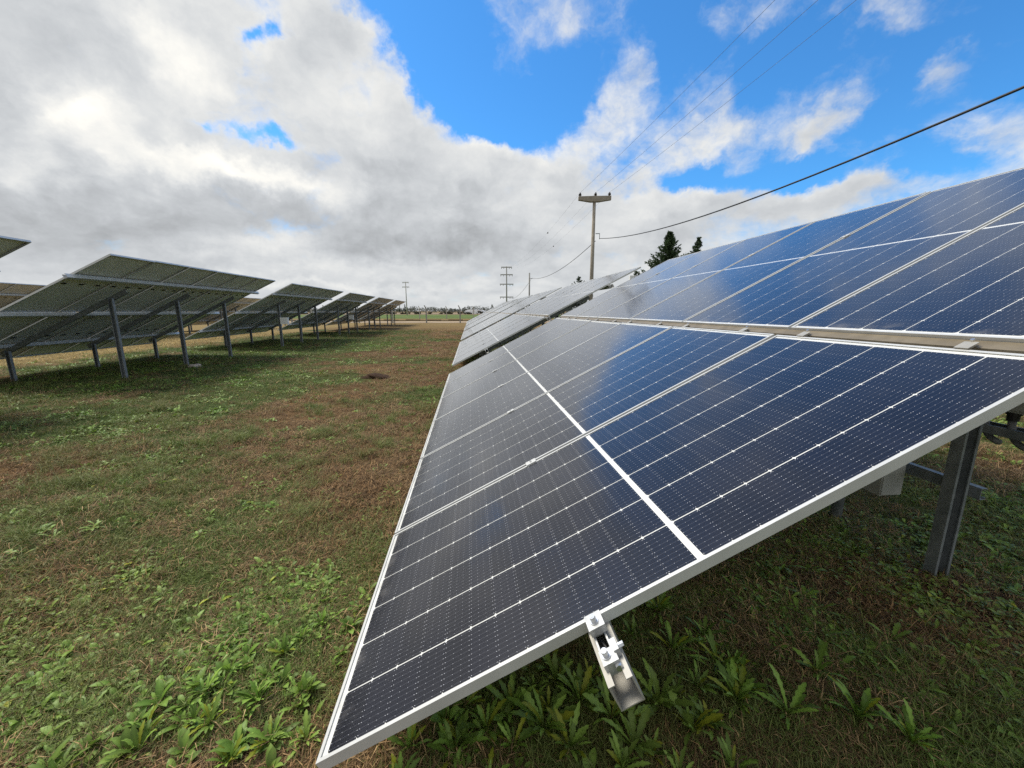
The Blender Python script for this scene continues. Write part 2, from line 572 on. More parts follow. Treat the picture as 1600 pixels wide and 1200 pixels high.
def ground_z(x, y):
    near = np.exp(-(x * x + y * y) / 900.0)
    return ((fbm(x, y, 0.35, 3, 5) - 0.5) * 0.10 + (fbm(x, y, 2.5, 2, 9) - 0.5) * 0.035) * near


ROW_A = R(6.007)      # the near row of tables turns this much to the left of the view axis
ROW_B = R(6.9)        # the row on the left


def greenness(x, y):
    """how much living green grows at a spot, 0 dry thatch .. 1 green"""
    n = fbm(x, y, 0.55, 4, 21)
    g = 0.17 + (n - 0.5) * 2.2 + 0.22 * (fbm(x, y, 3.5, 3, 33) - 0.5)
    edge = x + 0.105 * y                          # constant along the near row
    g = g + 0.30 * sstep(-edge, 2.4, 4.2) - 0.22 * bell(edge, y, -1.5, 6.5, 1.0, 4.5)
    g = g + 0.30 * bell(x, y, -2.6, 2.3, 1.0, 0.9) + 0.55 * bell(x, y, -3.4, 3.6, 0.8, 1.0)
    g = g + 0.35 * bell(x, y, -1.5, 1.6, 0.8, 0.7) + 0.35 * bell(x, y, -4.5, 6.0, 2.0, 3.0) + 0.25 * bell(x, y, -2.6, 5.8, 1.6, 2.2)
    ledge = x + 0.121 * y                         # constant along the left row
    g = g + 0.75 * bell(ledge, y, -9.2, 18.0, 2.6, 14.0) + 0.6 * bell(x, y, -7.9, 19.0, 2.2, 4.5) + 0.3 * bell(x, y, -3.2, 3.4, 1.8, 1.5)
    g = g - 0.9 * sstep(-ledge, 12.3, 14.5)       # dry lane behind the left row
    g = g + 0.55 * sstep(edge, -0.4, 0.6) - 0.5 * bell(x, y, 6.2, 4.6, 1.6, 1.4)
    g = g - 0.55 * bell(x, y, 2.3, 1.75, 0.55, 0.35) - 0.3 * bell(x, y, 1.2, 1.2, 0.3, 0.2)
    g = g - 0.6 * sstep(y, 28, 40)
    return np.clip(g, 0, 1)


def soil_bare(x, y):
    b = 0.9 * bell(x, y, 2.55, 1.85, 0.45, 0.22) + 0.8 * bell(x, y, 1.75, 2.0, 0.35, 0.3)
    return np.clip(b + 0.5 * (fbm(x, y, 1.2, 3, 77) - 0.62), 0, 1)


# ------------------------------------------------------------------ ground
def lines(a0, a1, step, far, grow=1.35):
    inner = list(np.arange(a0, a1 + 1e-6, step))
    lo, hi, s = [], [], step
    p = a0
    while p > -far:
        s *= grow
        p -= s
        lo.append(p)
    p, s = a1, step
    while p < far:
        s *= grow
        p += s
        hi.append(p)
    return np.array(lo[::-1] + inner + hi)


def ground_mat():
    m, n, out = new_mat('dry_lawn_soil')
    pos = n.node('ShaderNodeNewGeometry').outputs['Position']
    at = n.node('ShaderNodeAttribute', attribute_name='green').outputs['Fac']
    so = n.node('ShaderNodeAttribute', attribute_name='bare').outputs['Fac']
    sp = n.node('ShaderNodeSeparateXYZ')
    n.put(sp.inputs[0], pos)
    f1 = n.noise(pos, 14, 6, 0.7)
    f2 = n.noise(pos, 60, 4, 0.7)
    f3 = n.noise(pos, 0.35, 4, 0.6)
    dry = n.mix(n.ramp(f1, 0.3, 0.7), (0.060, 0.035, 0.018, 1), (0.24, 0.145, 0.068, 1))
    dry = n.mix(n.ramp(f3, 0.4, 0.7), dry, (0.24, 0.145, 0.062, 1))
    dry = n.mix(straw_zone(n, pos), dry, n.mix(n.ramp(f1, 0.3, 0.7), (0.20, 0.135, 0.05, 1), (0.42, 0.31, 0.13, 1)))
    grn = n.mix(n.ramp(f1, 0.3, 0.7), (0.032, 0.052, 0.012, 1), (0.10, 0.14, 0.036, 1))
    g2 = n.ramp(n.m('ADD', at, n.m('MULTIPLY', n.m('SUBTRACT', f1, 0.5), 0.9)), 0.25, 0.65)
    c = n.mix(g2, dry, grn)
    c = n.mix(n.ramp(f2, 0.35, 0.75), n.mix(1.0, c, (0.55, 0.55, 0.55, 1), 'MULTIPLY'), c)
    c = n.mix(so, c, n.mix(n.ramp(f1, 0.3, 0.7), (0.035, 0.018, 0.012, 1), (0.085, 0.045, 0.032, 1)))
    b = bump(n, n.m('ADD', f1, n.m('MULTIPLY', f2, 0.5)), 0.7, 0.03)
    principled(n, out, c, 0.95, 0, 0.1, b)
    return m


gx = lines(-16.0, 10.0, 0.125, 2500.0)
gy = lines(-2.0, 26.0, 0.125, 2500.0)
X, Y = np.meshgrid(gx, gy)
Z = ground_z(X, Y)
nx, ny = len(gx), len(gy)
idx = np.arange(nx * ny).reshape(ny, nx)
quads = np.stack([idx[:-1, :-1], idx[:-1, 1:], idx[1:, 1:], idx[1:, :-1]], -1).reshape(-1, 4)
gm = bpy.data.meshes.new('ground')
gm.vertices.add(nx * ny)
gm.vertices.foreach_set('co', np.stack([X, Y, Z], -1).astype(np.float32).ravel())
gm.loops.add(quads.size)
gm.loops.foreach_set('vertex_index', quads.ravel().astype(np.int32))
gm.polygons.add(len(quads))
gm.polygons.foreach_set('loop_start', np.arange(0, quads.size, 4, dtype=np.int32))
gm.polygons.foreach_set('use_smooth', np.ones(len(quads), dtype=bool))
gm.update(calc_edges=True)
for nm, fn in (('green', greenness), ('bare', soil_bare)):
    a = gm.attributes.new(nm, 'FLOAT', 'POINT')
    a.data.foreach_set('value', fn(X, Y).astype(np.float32).ravel())
gm.materials.append(ground_mat())
tag(obj('ground', gm), kind='structure')


def strip(name, x0, x1, y0, y1, z, c1, c2, scale):
    mb = MB()
    xs = np.linspace(x0, x1, 40)
    for i, x in enumerate(xs):
        w = 1.2 * math.sin(x * 0.11) + 0.6 * math.sin(x * 0.43 + 1)
        mb.v += [(x, y0 + w * 0.4, z), (x, y1 + w * 0.4, z)]
        if i:
            a = 2 * i - 2
            mb.f.append((a, a + 2, a + 3, a + 1))
    m = simple(name + '_material', c1, c2, scale, 0.95, 0, 0.1)
    return tag(obj(name, mb.mesh(name, m)), kind='structure')


strip('dirt_track', -140, 140, 54.0, 63.0, 0.010, (0.24, 0.18, 0.12), (0.38, 0.30, 0.21), 0.3)
strip('field', -500, 500, 84.0, 176.0, 0.014, (0.075, 0.115, 0.03), (0.13, 0.17, 0.05), 0.06)
strip('stubble_field', -900, 900, 190.0, 420.0, 0.018, (0.20, 0.15, 0.10), (0.28, 0.21, 0.14), 0.03)

# ------------------------------------------------------------------ solar tables
TILT = R(26.98)
PL, PW, PP, GAP = 2.465, 1.134, 1.154, 0.088
S1 = PL + GAP
NCOL = 6
SLOPE_LEN = S1 + PL
ROWLEN = NCOL * PP - (PP - PW)
CW, CL = 0.1798, 0.0916          # cell size
CPW, CPL = 0.1850, 0.0918        # cell pitch
LOW_Z = 1.6 - 1.2488             # height of the low edge above the ground
LIP = 0.011
ME = {}


def frame_mesh():
    mb = MB()
    t, d, fl = 0.002, 0.035, 0.028
    e = 0.0006
    for x0, x1, y0, y1, ax in ((0, PL, 0, 1, 'a'), (0, PL, 0, 1, 'b'), (0, 1, 0, PW, 'c'), (0, 1, 0, PW, 'd')):
        if ax == 'a':
            mb.box(0, PL, 0, t, -d, 0); mb.box(t, PL - t, t, LIP, -t, 0); mb.box(t, PL - t, t, fl, -d, -d + t)
        elif ax == 'b':
            mb.box(0, PL, PW - t, PW, -d, 0); mb.box(t, PL - t, PW - LIP, PW - t, -t, 0); mb.box(t, PL - t, PW - fl, PW - t, -d, -d + t)
        elif ax == 'c':
            mb.box(0, t, t, PW - t, -d, 0); mb.box(t, LIP, LIP, PW - LIP, -t, -e * 0); mb.box(t, fl, fl, PW - fl, -d, -d + t)
        else:
            mb.box(PL - t, PL, t, PW - t, -d, 0); mb.box(PL - LIP, PL - t, LIP, PW - LIP, -t, 0); mb.box(PL - fl, PL - t, fl, PW - fl, -d, -d + t)
    return mb.mesh('frame', M['alu'])


def cell_outline(x, y):
    a, b = 0.0065, 0.0022
    return [(x + a, y), (x + CL - b, y), (x + CL, y + b), (x + CL, y + CW - b), (x + CL - b, y + CW), (x + a, y + CW), (x, y + CW - a), (x, y + a)]


CELL_POS = []
_s0 = (PL - 26 * CPL - 0.022) / 2
_y0 = (PW - 6 * CPW) / 2 + (CPW - CW) / 2
for half in range(2):
    for i in range(13):
        for j in range(6):
            CELL_POS.append((_s0 + half * (13 * CPL + 0.022) + i * CPL, _y0 + j * CPW, half * 13 + i, j))


def cells_mesh(cells):
    mb, uv = MB(), []
    for x, y, i, j in cells:
        o = len(mb.v)
        pts = cell_outline(x, y)
        mb.v += [(px, py, -0.0042) for px, py in pts]
        uv += [(j + 0.001 + 0.998 * (py - y) / CW, i + 0.001 + 0.998 * (px - x) / CL) for px, py in pts]
        mb.f.append(tuple(range(o, o + 8)))
    return mb.mesh('cells', M['cell'], uv=uv)


def one_cell_mesh():
    pts = cell_outline(0, 0)
    mb = MB()
    mb.v = [(px, py, 0) for px, py in pts] + [(px, py, -0.0003) for px, py in pts]
    n = 8
    mb.f = [tuple(range(8))] + [(i, i + n, (i + 1) % n + n, (i + 1) % n) for i in range(n)] + [tuple(range(15, 7, -1))]
    uv = [(0.001 + 0.998 * py / CW, 0.001 + 0.998 * px / CL) for px, py in pts] * 2
    return mb.mesh('cell', M['cell'], uv=uv)


ME['frame'] = frame_mesh()
ME['panel'] = MB().box(0.0022, PL - 0.0022, 0.0022, PW - 0.0022, -0.0075, -0.0052).mesh('laminate', M['back'])
ME['glass'] = MB().add([(LIP - 0.004, LIP - 0.004, -0.0026), (PL - LIP + 0.004, LIP - 0.004, -0.0026), (PL - LIP + 0.004, PW - LIP + 0.004, -0.0026), (LIP - 0.004, PW - LIP + 0.004, -0.0026)], [(0, 1, 2, 3)]).mesh('glass', M['glass'])
ME['cells'] = cells_mesh(CELL_POS)
ME['cell'] = one_cell_mesh()
ME['jbox'] = MB().box(-0.020, 0.020, -0.040, 0.040, -0.024, -0.008).mesh('junction_box', M['dark'])


def c_section(w, d, t, lip):
    """open C outline, web along the first axis at second = 0, flanges towards +second"""
    h = w / 2
    return [(-h, 0), (h, 0), (h, d), (h - lip, d), (h - lip, d - t), (h - t, d - t), (h - t, t), (-h + t, t), (-h + t, d - t), (-h + lip, d - t), (-h + lip, d), (-h, d)]


def extr(name, poly, a, b, axis, mat):
    return fix_normals(MB().profile(poly, a, b, axis).mesh(name, mat))


# purlin: C open to the top, runs along the row (local y), hung just below the frames
PUR_W, PUR_H = 0.066, 0.082
ME['purlin'] = extr('purlin', c_section(PUR_W, PUR_H, 0.004, 0.017), -0.168, ROWLEN + 0.16, 'y', M['alu'])
RAF_D = 0.105
ME['rafter'] = extr('rafter', [(q[1], q[0]) for q in c_section(RAF_D, 0.05, 0.005, 0.014)], -1.62, 1.62, 'x', M['galv'])
TALL_S, SHORT_S = 3.66, 0.98       # along the slope
RAF_N = -0.035 - PUR_H - RAF_D / 2 - 0.002


def post_mesh(h, w=0.098, d=0.060):
    return extr('post', c_section(w, d, 0.006, 0.016), -0.35, h, 'z', M['galv'])


def plane_z(s):
    return LOW_Z + s * math.sin(TILT)


TALL_H = plane_z(TALL_S) - 0.215
SHORT_H = plane_z(SHORT_S) - 0.215
ME['tall'] = post_mesh(TALL_H)
ME['short'] = post_mesh(SHORT_H, 0.09, 0.055)
# mid clamp between neighbouring frames (a small top-hat) with its bolt head
cl = MB()
cl.box(-0.03, 0.03, -0.021, 0.021, 0.0008, 0.005)
cl.box(-0.03, 0.03, -0.0085, 0.0085, -0.03, 0.0008)
ME['clamp'] = cl.mesh('clamp', M['alu'])
ME['clampbolt'] = MB().rings([(0, 0, 0.005), (0, 0, 0.012)], [0.0065, 0.0065], 6).mesh('bolt', M['bolt'])
# clamp that bridges the seam between the two rows of panels
sc = MB()
sc.box(-0.050, -0.004, -0.021, 0.021, 0.0008, 0.0036)
sc.box(-0.026, -0.002, -0.010, 0.010, -0.012, 0.0008)
ME['seamclamp'] = sc.mesh('seam_clamp', M['rail'])

ME['strip'] = MB().box(S1 - 0.055, S1 - 0.003, -0.03, ROWLEN + 0.03, -0.032, -0.014).mesh('seam_strip', M['strip'])
POST_Y = (0.93, 3.40, 5.82)
POST_YL = (1.42, 3.56, 5.78)
ROT_T = Euler((0, -TILT, 0))


def make_table(detail, post_y=POST_Y):
    """detail: 2 nearest (single cells), 1 clamps, 0 plain. Local x runs up the slope, y along the row."""
    root = obj('solar_table', None)
    budget = 312
    for r in (0, 1):
        for c in range(NCOL):
            s = S1 if r else 0.0
            y = c * PP
            dn = rng.normal(0, 0.0012)
            p = obj('solar_panel', ME['panel'], root,
                    (s * math.cos(TILT), y, LOW_Z + s * math.sin(TILT)), ROT_T)
            p.rotation_euler.y += rng.normal(0, 0.0012)
            p.rotation_euler.x += rng.normal(0, 0.0008)
            obj('frame', ME['frame'], p)
            obj('glass', ME['glass'], p)
            single = []
            if detail == 2:
                if r == 0 and c == 0:
                    single = CELL_POS
                elif r == 0 and c == 1:
                    single = CELL_POS[:78]
                elif r == 1 and c == 0:
                    single = CELL_POS[:78]
            if single:
                for x, yy, i, j in single:
                    obj('cell', ME['cell'], p, (x, yy, -0.0042))
                rest = CELL_POS[len(single):]
                if rest:
                    tag(obj('cells', cells_mesh(rest), p), kind='stuff')
            else:
                tag(obj('cells', ME['cells'], p), kind='stuff')
            if detail == -1:
                for k in range(3):
                    obj('junction_box', ME['jbox'], p, (PL / 2, 0.19 + 0.377 * k, 0))
    def on_plane(s, n):
        return (s * math.cos(TILT) - n * math.sin(TILT), LOW_Z + s * math.sin(TILT) + n * math.cos(TILT))
    purl = []
    for s in (0.88, PL + GAP / 2, 4.16):
        x, z = on_plane(s, -0.036 - PUR_H)
        purl.append(obj('purlin', ME['purlin'], root, (x, 0, z), ROT_T))
    if detail >= 0:
        x, z = on_plane(0, 0)
        obj('seam_strip', ME['strip'], root, (0, 0, LOW_Z), ROT_T)
    for y in post_y:
        x, z = on_plane((TALL_S + SHORT_S) / 2 - 0.05, RAF_N)
        obj('rafter', ME['rafter'], root, (x, y + 0.02, z), ROT_T)
        obj('tall_post', ME['tall'], root, (TALL_S * math.cos(TILT) - 0.03, y - 0.006, 0), (0, 0, math.pi))
        obj('short_post', ME['short'], root, (SHORT_S * math.cos(TILT), y - 0.006, 0), (0, 0, math.pi))
    if detail >= 1:
        for k, s in enumerate((0.88, 4.16)):
            for c in range(1, NCOL):
                x, z = on_plane(s, 0)
                q = obj('clamp', ME['clamp'], root, (x, c * PP - 0.01, z), ROT_T)
                obj('bolt', ME['clampbolt'], q)
        for c in range(NCOL):
            for f in (0.25, 0.86):
                x, z = on_plane(PL + GAP / 2 + 0.004, 0)
                q = obj('seam_clamp', ME['seamclamp'], root, (x, c * PP + f * PW, z), ROT_T)
                obj('bolt', ME['clampbolt'], q)
    return root, purl


def copy_tree(o, parent=None):
    c = o.copy()
    COL.objects.link(c)
    if parent is not None:
        c.parent = parent
    for ch in KIDS.get(o.name, ()):
        copy_tree(ch, c)
    return c


def place(root, x, y, rz):
    root.location = (x, y, 0)
    root.rotation_euler = (0, 0, rz)


UA = Vector((-math.sin(ROW_A), math.cos(ROW_A), 0))
UB = Vector((-math.sin(ROW_B), math.cos(ROW_B), 0))
O1 = Vector((-0.5514, 0.8696, 0))
near_table, near_purlins = make_table(2)
place(near_table, O1.x, O1.y, ROW_A)
tag(near_table, 'nearest solar table, its dark blue panels filling the right foreground', 'solar table', 'tables of the right-hand row')
t2, _ = make_table(1)
P = O1 + UA * 8.2
place(t2, P.x, P.y, ROW_A)
tag(t2, 'second solar table of the right row, across the gap behind the nearest one', 'solar table', 'tables of the right-hand row')
plain, _ = make_table(0)
P = O1 + UA * 16.3
place(plain, P.x, P.y, ROW_A)
tag(plain, 'third solar table of the right row, grey with sky glare behind the second', 'solar table', 'tables of the right-hand row')
under, _ = make_table(-1, POST_YL)

KIDS = {}
for o in list(bpy.data.objects):
    if o.parent is not None:
        KIDS.setdefault(o.parent.name, []).append(o)

for k, d, lab in ((3, 24.4, 'fourth solar table of the right row, a thin grey sliver past the third'),
                  (4, 32.6, 'fifth solar table of the right row, low sliver near the fence'),
                  (5, 40.7, 'last solar table of the right row, closest to the fence')):
    o = copy_tree(plain)
    P = O1 + UA * d
    place(o, P.x, P.y, ROW_A)
    tag(o, lab, 'solar table', 'tables of the right-hand row')

# row on the left, seen from behind: the high edge faces us
HA = Vector((-8.0, 8.05, 0))                       # near top corner of the second table of that row
PERP = Vector((math.cos(ROW_B), math.sin(ROW_B), 0))
LOWA = HA - PERP * (SLOPE_LEN * math.cos(TILT))
left_tables = []
for k, d, lab in ((0, 0.0, 'big solar table on the left seen from behind, three tall posts in the shaded grass'),
                  (1, 8.35, 'second solar table of the left row, small white box on its first post'),
                  (2, 16.6, 'third solar table of the left row, seen from behind'),
                  (3, 24.9, 'fourth solar table of the left row, seen small from behind'),
                  (4, 33.1, 'farthest solar table of the left row, ending by the fence'),
                  (-1, -8.35, 'solar table cut off by the left picture edge, only its top corner showing')):
    o = under if k == 0 else copy_tree(under)
    P = LOWA + UB * d
    place(o, P.x, P.y, ROW_B)
    o.location.z = 0.10
    left_tables.append(o)
    tag(o, lab, 'solar table', 'tables of the left-hand row seen from behind')
LOW2 = LOWA - PERP * 11.4
for d, lab in ((-0.6, 'solar table of the outer left row, its top edge just above the big left table'),
               (7.6, 'solar table of the outer left row glimpsed behind the posts of the second table'),
               (15.9, 'outer left solar table, mostly hidden behind the third table of the inner row'),
               (24.2, 'outer left solar table, mostly hidden behind the far end of the inner row')):
    o = copy_tree(under)
    P = LOW2 + UB * d
    place(o, P.x, P.y, ROW_B)
    o.location.z = 0.10
    tag(o, lab, 'solar table', 'tables of the outer left row')

# fittings on the near rail end: end clamp, earthing lug and bolts
rail = near_purlins[0]
rail.data = rail.data.copy()
rail.data.materials[0] = M['rail']
ec = MB()                                          # end clamp: plate over the frame lip, reaching out and folded down
zt = PUR_H + 0.036
ec.box(-0.024, 0.024, -0.036, 0.011, zt, zt + 0.004)
ec.box(-0.024, 0.024, -0.040, -0.036, zt - 0.020, zt + 0.004)
ec.box(-0.014, 0.014, -0.030, -0.006, zt - 0.034, zt)
e_cl = obj('end_clamp', ec.mesh('end_clamp', M['galvbright']), rail)


def screw(x, y, z, r=0.0085, h=0.016):
    mb = MB()
    mb.rings([(x, y, z), (x, y, z + 0.003)], [r * 1.5, r * 1.5], 12)
    mb.rings([(x, y, z + 0.003), (x, y, z + 0.003 + h)], [r, r], 10)
    mb.rings([(x, y, z + 0.0032 + h), (x, y, z + 0.0034 + h)], [r * 0.5, r * 0.5], 6)
    return mb.mesh('bolt', M['bolt'])


obj('bolt', screw(0, -0.018, zt + 0.004), rail)
lg = MB()
z0 = PUR_H + 0.001
lg.box(-0.021, -0.016, -0.115, -0.03, z0 - 0.012, z0 + 0.012)
lg.box(0.010, 0.015, -0.100, -0.03, z0 - 0.012, z0 + 0.012)
lg.box(-0.023, 0.020, -0.125, -0.088, z0 + 0.012, z0 + 0.018)
lg.box(-0.023, 0.020, -0.130, -0.125, z0 - 0.020, z0 + 0.018)
lg.box(0.016, 0.031, -0.110, -0.074, z0 + 0.0, z0 + 0.024)
obj('earthing_lug', lg.mesh('earthing_lug', M['galvbright']), rail)
obj('bolt', screw(-0.006, -0.107, z0 + 0.018), rail)
obj('bolt', fix_normals(MB().rings([(0.030, -0.092, z0 + 0.012), (0.046, -0.092, z0 + 0.012)], [0.007, 0.007], 6).mesh('bolt', M['bolt'])), rail)
obj('bolt', fix_normals(MB().rings([(0.012, -0.124, z0 + 0.002), (0.012, -0.140, z0 + 0.002)], [0.010, 0.010], 8).mesh('bolt', M['bolt'])), rail)
obj('earth_wire', MB().rings([(-0.008, -0.035, z0 - 0.006), (0.0, -0.07, z0 - 0.004), (0.012, -0.105, z0 - 0.002)], [0.0028] * 3, 6).mesh('earth_wire', M['dark']), rail)

# things hung under the near table, in its own axes (x up the slope, y along the row)
def near_at(x, y):
    P = O1 + Vector((math.cos(ROW_A), math.sin(ROW_A), 0)) * x + UA * y
    return P


TX = TALL_S * math.cos(TILT)
st = obj('strut', fix_normals(MB().profile(c_section(0.07, 0.04, 0.004, 0.012), 0.86, 6.1, 'y').mesh('strut', M['galv'])), near_table, (TX + 0.10, 0, 0.56), (0, R(90), 0))
jb = obj('junction_box', None)
jb.location = near_at(TX + 0.0, 1.28)
jb.rotation_euler = (0, 0, ROW_A)
tag(jb, 'grey junction box on a short post behind the tall post of the nearest table', 'junction box')
b_ = MB()
b_.box(-0.10, 0.06, -0.055, 0.055, 0.38, 0.70)
b_.box(-0.094, 0.054, -0.063, -0.055, 0.388, 0.692)
obj('box_body', b_.mesh('box_body', M['box']), jb)
obj('box_post', fix_normals(MB().rings([(0.0, 0.30, -0.1), (0.0, 0.30, 1.2)], [0.038, 0.038], 12).mesh('box_post', M['galv'], True)), jb)
obj('latch', MB().box(0.060, 0.068, -0.02, 0.02, 0.41, 0.43).mesh('latch', M['dark']), jb)

tray = obj('cable_tray', extr('cable_tray', c_section(0.11, 0.05, 0.003, 0.012), 0.05, 6.2, 'y', M['galv']))
P = near_at(TX + 0.21, 0)
tray.location = (P.x, P.y, 0.905)
tray.rotation_euler = (0, 0, ROW_A)
tag(tray, 'galvanised cable tray running under the nearest solar table', 'cable tray')

inv = obj('inverter', None)
P = near_at(TX + 0.27, 0.90)
inv.location = (P.x, P.y, -0.035)
inv.rotation_euler = (0, 0, ROW_A)
tag(inv, 'grey inverter with black cable glands hung above the cable tray', 'inverter')
b_ = MB()
b_.box(-0.12, 0.12, -0.42, 0.30, 1.085, 1.62)
b_.box(-0.128, -0.12, -0.40, 0.28, 1.10, 1.60)
obj('inverter_body', b_.mesh('inverter_body', M['box']), inv)
for k in range(5):
    y = 0.20 - 0.115 * k
    g_ = MB()
    g_.rings([(-0.06, y, 1.086), (-0.06, y, 1.065), (-0.06, y, 1.064), (-0.06, y, 1.03)], [0.032, 0.032, 0.026, 0.024], 12)
    obj('cable_gland', fix_normals(g_.mesh('cable_gland', M['dark'])), inv)
    pts = []
    for i in range(9):
        t = i / 8
        pts.append((-0.06 - 0.03 * t * t, y - 0.10 * t ** 2.0, 1.03 - 0.13 * math.sin(t * math.pi / 2)))
    obj('conduit', fix_normals(MB().rings(pts, [0.017] * 9, 10).mesh('conduit', M['conduit'], True)), inv)

# small white boxes on posts of the left row
for tb, yy, lab in ((1, POST_YL[0], 'small white box strapped to the first post of the second left table'),
                    (2, POST_YL[1], 'small white box strapped to a middle post of the third left table')):
    root = left_tables[tb]
    P = Vector(root.location) + PERP * (TX + 0.06) + UB * (yy - 0.11)
    e = obj('post_box', None)
    e.location = (P.x, P.y, 0)
    e.rotation_euler = (0, 0, ROW_B)
    tag(e, lab, 'box', 'white boxes on the posts')
    obj('box_body', MB().box(0, 0.32, -0.10, 0.03, 1.02, 1.32).mesh('box_body', M['white']), e)
    obj('box_lid', MB().box(0.012, 0.308, -0.112, -0.10, 1.03, 1.31).mesh('box_lid', M['white']), e)
    obj('cable_gland', MB().rings([(0.16, -0.03, 1.02), (0.16, -0.03, 0.96)], [0.02, 0.02], 8).mesh('cable_gland', M['dark']), e)

# ------------------------------------------------------------------ fence
def fence_post_mesh(h, lean, mat):
    mb = MB()
    w = 0.075
    mb.box(-w, w, -w, w, -0.2, h - 0.45)
    a = Vector((0, 0, h - 0.45))
    q = [(-w, -w), (w, -w), (w, w), (-w, w)]
    vs = [(x, y, h - 0.45) for x, y in q] + [(x * 0.8 - lean, y * 0.8, h) for x, y in q]
    mb.add(vs, [(0, 1, 5, 4), (1, 2, 6, 5), (2, 3, 7, 6), (3, 0, 4, 7), (4, 5, 6, 7)])
    return fix_normals(mb.mesh('fence_post', mat))


def make_fence(name, y, xs, h, lean, mat, label, rails):
    root = obj(name, None)
    root.location = (0, y, 0)
    tag(root, label, 'fence', 'fences at the end of the lawn')
    pm = fence_post_mesh(h, lean, mat)
    for x in xs:
        o = obj('fence_post', pm, root, (x, 0, 0))
        o.rotation_euler = (0, rng.normal(0, 0.012), 0)
    for z in rails:
        pts, n = [], len(xs)
        mb = MB()
        mb.rings([(xs[0], 0.09, z), (xs[-1], 0.09, z)], [0.006, 0.006], 5)
        obj('fence_wire', mb.mesh('fence_wire', M['conductor']), root)
    return root


# positions read against the horizon: near fence about 53 m away, far one about 83 m
make_fence('wire_fence', 53.0, [-11.55 + 4.55 * k for k in range(-5, 7)], 2.35, 0.22, M['concrete_grey'],
           'nearer wire fence of dark grey concrete posts with bent tops', (0.3, 0.7, 1.1, 1.5, 1.85))
make_fence('wire_fence', 80.0, [-24.3 + 5.5 * k for k in range(-5, 9)], 2.6, 0.18, M['concrete_pale'],
           'farther wire fence of pale concrete posts across the track', (0.4, 0.9, 1.4, 1.9))
mb = MB()
for x in np.arange(-90, 70, 1.2):
    mb.box(x, x + 1.25, 66.2 + 0.3 * math.sin(x), 66.5 + 0.3 * math.sin(x), 0, 0.14 + 0.06 * math.sin(x * 1.7))
tag(obj('earth_bank', mb.mesh('earth_bank', M['mound'])), kind='structure')

# ------------------------------------------------------------------ poles
def pole_mesh(h, r0, r1, mat):
    return MB().rings([(0, 0, -0.5), (0, 0, h * 0.5), (0, 0, h)], [r0, (r0 + r1) / 2, r1], 16).mesh('shaft', mat, True)


def insulator_mesh():
    mb = MB()
    mb.rings([(0, 0, 0), (0, 0, 0.06), (0, 0, 0.065), (0, 0, 0.13), (0, 0, 0.135), (0, 0, 0.20), (0, 0, 0.24)],
             [0.03, 0.03, 0.10, 0.06, 0.09, 0.05, 0.035], 12)
    return mb.mesh('insulator', M['insulator'], True)


INS = insulator_mesh()
POLE = Vector((5.17, 26.0, 0))
TOPZ = 8.5
mv = obj('utility_pole', None)
mv.location = POLE
mv.rotation_euler = (0, 0, R(-4))
tag(mv, 'tall round concrete pole with a wide tapered crossarm behind the solar tables', 'utility pole', 'poles of the power lines')
obj('shaft', pole_mesh(TOPZ - 0.1, 0.145, 0.095, M['concrete']), mv)
arm = MB()
sec = [(-1.0, 0.05, 0.11), (-0.25, 0.17, 0.14), (0.25, 0.17, 0.14), (1.02, 0.07, 0.11)]
vs, fs = [], []
for i, (x, dn, w) in enumerate(sec):
    zt_ = 0.15
    vs += [(x, -w, zt_ - 0.16 - dn), (x, w, zt_ - 0.16 - dn), (x, w, zt_), (x, -w, zt_)]
    if i:
        a = 4 * (i - 1)
        fs += [(a + k, a + (k + 1) % 4, a + 4 + (k + 1) % 4, a + 4 + k) for k in range(4)]
fs += [(0, 1, 2, 3), (12, 13, 14, 15)]
arm.add(vs, fs)
obj('crossarm', fix_normals(arm.mesh('crossarm', M['concrete'])), mv, (0, 0, TOPZ))
arm_top = TOPZ + 0.15
for x in (-0.90, 0.06, 0.92):
    obj('insulator', INS, mv, (x, 0, arm_top))
br = MB()
br.box(0.15, 0.42, -0.02, 0.02, 6.42, 6.46)
br.box(0.39, 0.42, -0.02, 0.02, 6.1, 6.42)
obj('bracket', br.mesh('bracket', M['galv']), mv)

POLE2 = Vector((2.35, 54.0, 0))
lp = obj('utility_pole', None)
lp.location = POLE2
tag(lp, 'short slim pole carrying the sagging black cable behind the far panels', 'utility pole', 'poles of the power lines')
obj('shaft', pole_mesh(6.65, 0.12, 0.09, M['concrete_grey']), lp)
obj('bracket', MB().box(0.1, 0.45, -0.03, 0.03, 5.9, 5.96).mesh('bracket', M['galv']), lp)


def tower(name, x, y, h, arms, w, label, mat, r=0.2):
    e = obj(name, None)
    e.location = (x, y, 0)
    tag(e, label, 'utility pole', 'poles of the power lines')
    obj('shaft', pole_mesh(h, r, r * 0.6, mat), e)
    for z, hw in arms:
        a = MB()
        a.box(-hw, hw, -0.10, 0.10, z, z + 0.22)
        obj('crossarm', a.mesh('crossarm', mat), e)
        for sx in (-1, 1):
            for q in (0.92, 0.5):
                obj('insulator', INS, e, (sx * hw * q, 0, z - 0.30))
    return e


TW = (-1.35, 100.0)
tower('utility_pole', TW[0], TW[1], 12.5, ((12.2, 1.35), (10.4, 1.55), (8.1, 1.7), (4.95, 1.7)), 2.6,
      'pole with four short crossarms standing just past the far panels', M['concrete_grey'], 0.2)
tower('utility_pole', -40.0, 150.0, 12.4, ((12.1, 1.2), (10.4, 1.3)), 2.6,
      'distant pole with two crossarms beyond the end of the left row', M['concrete_pale'], 0.22)


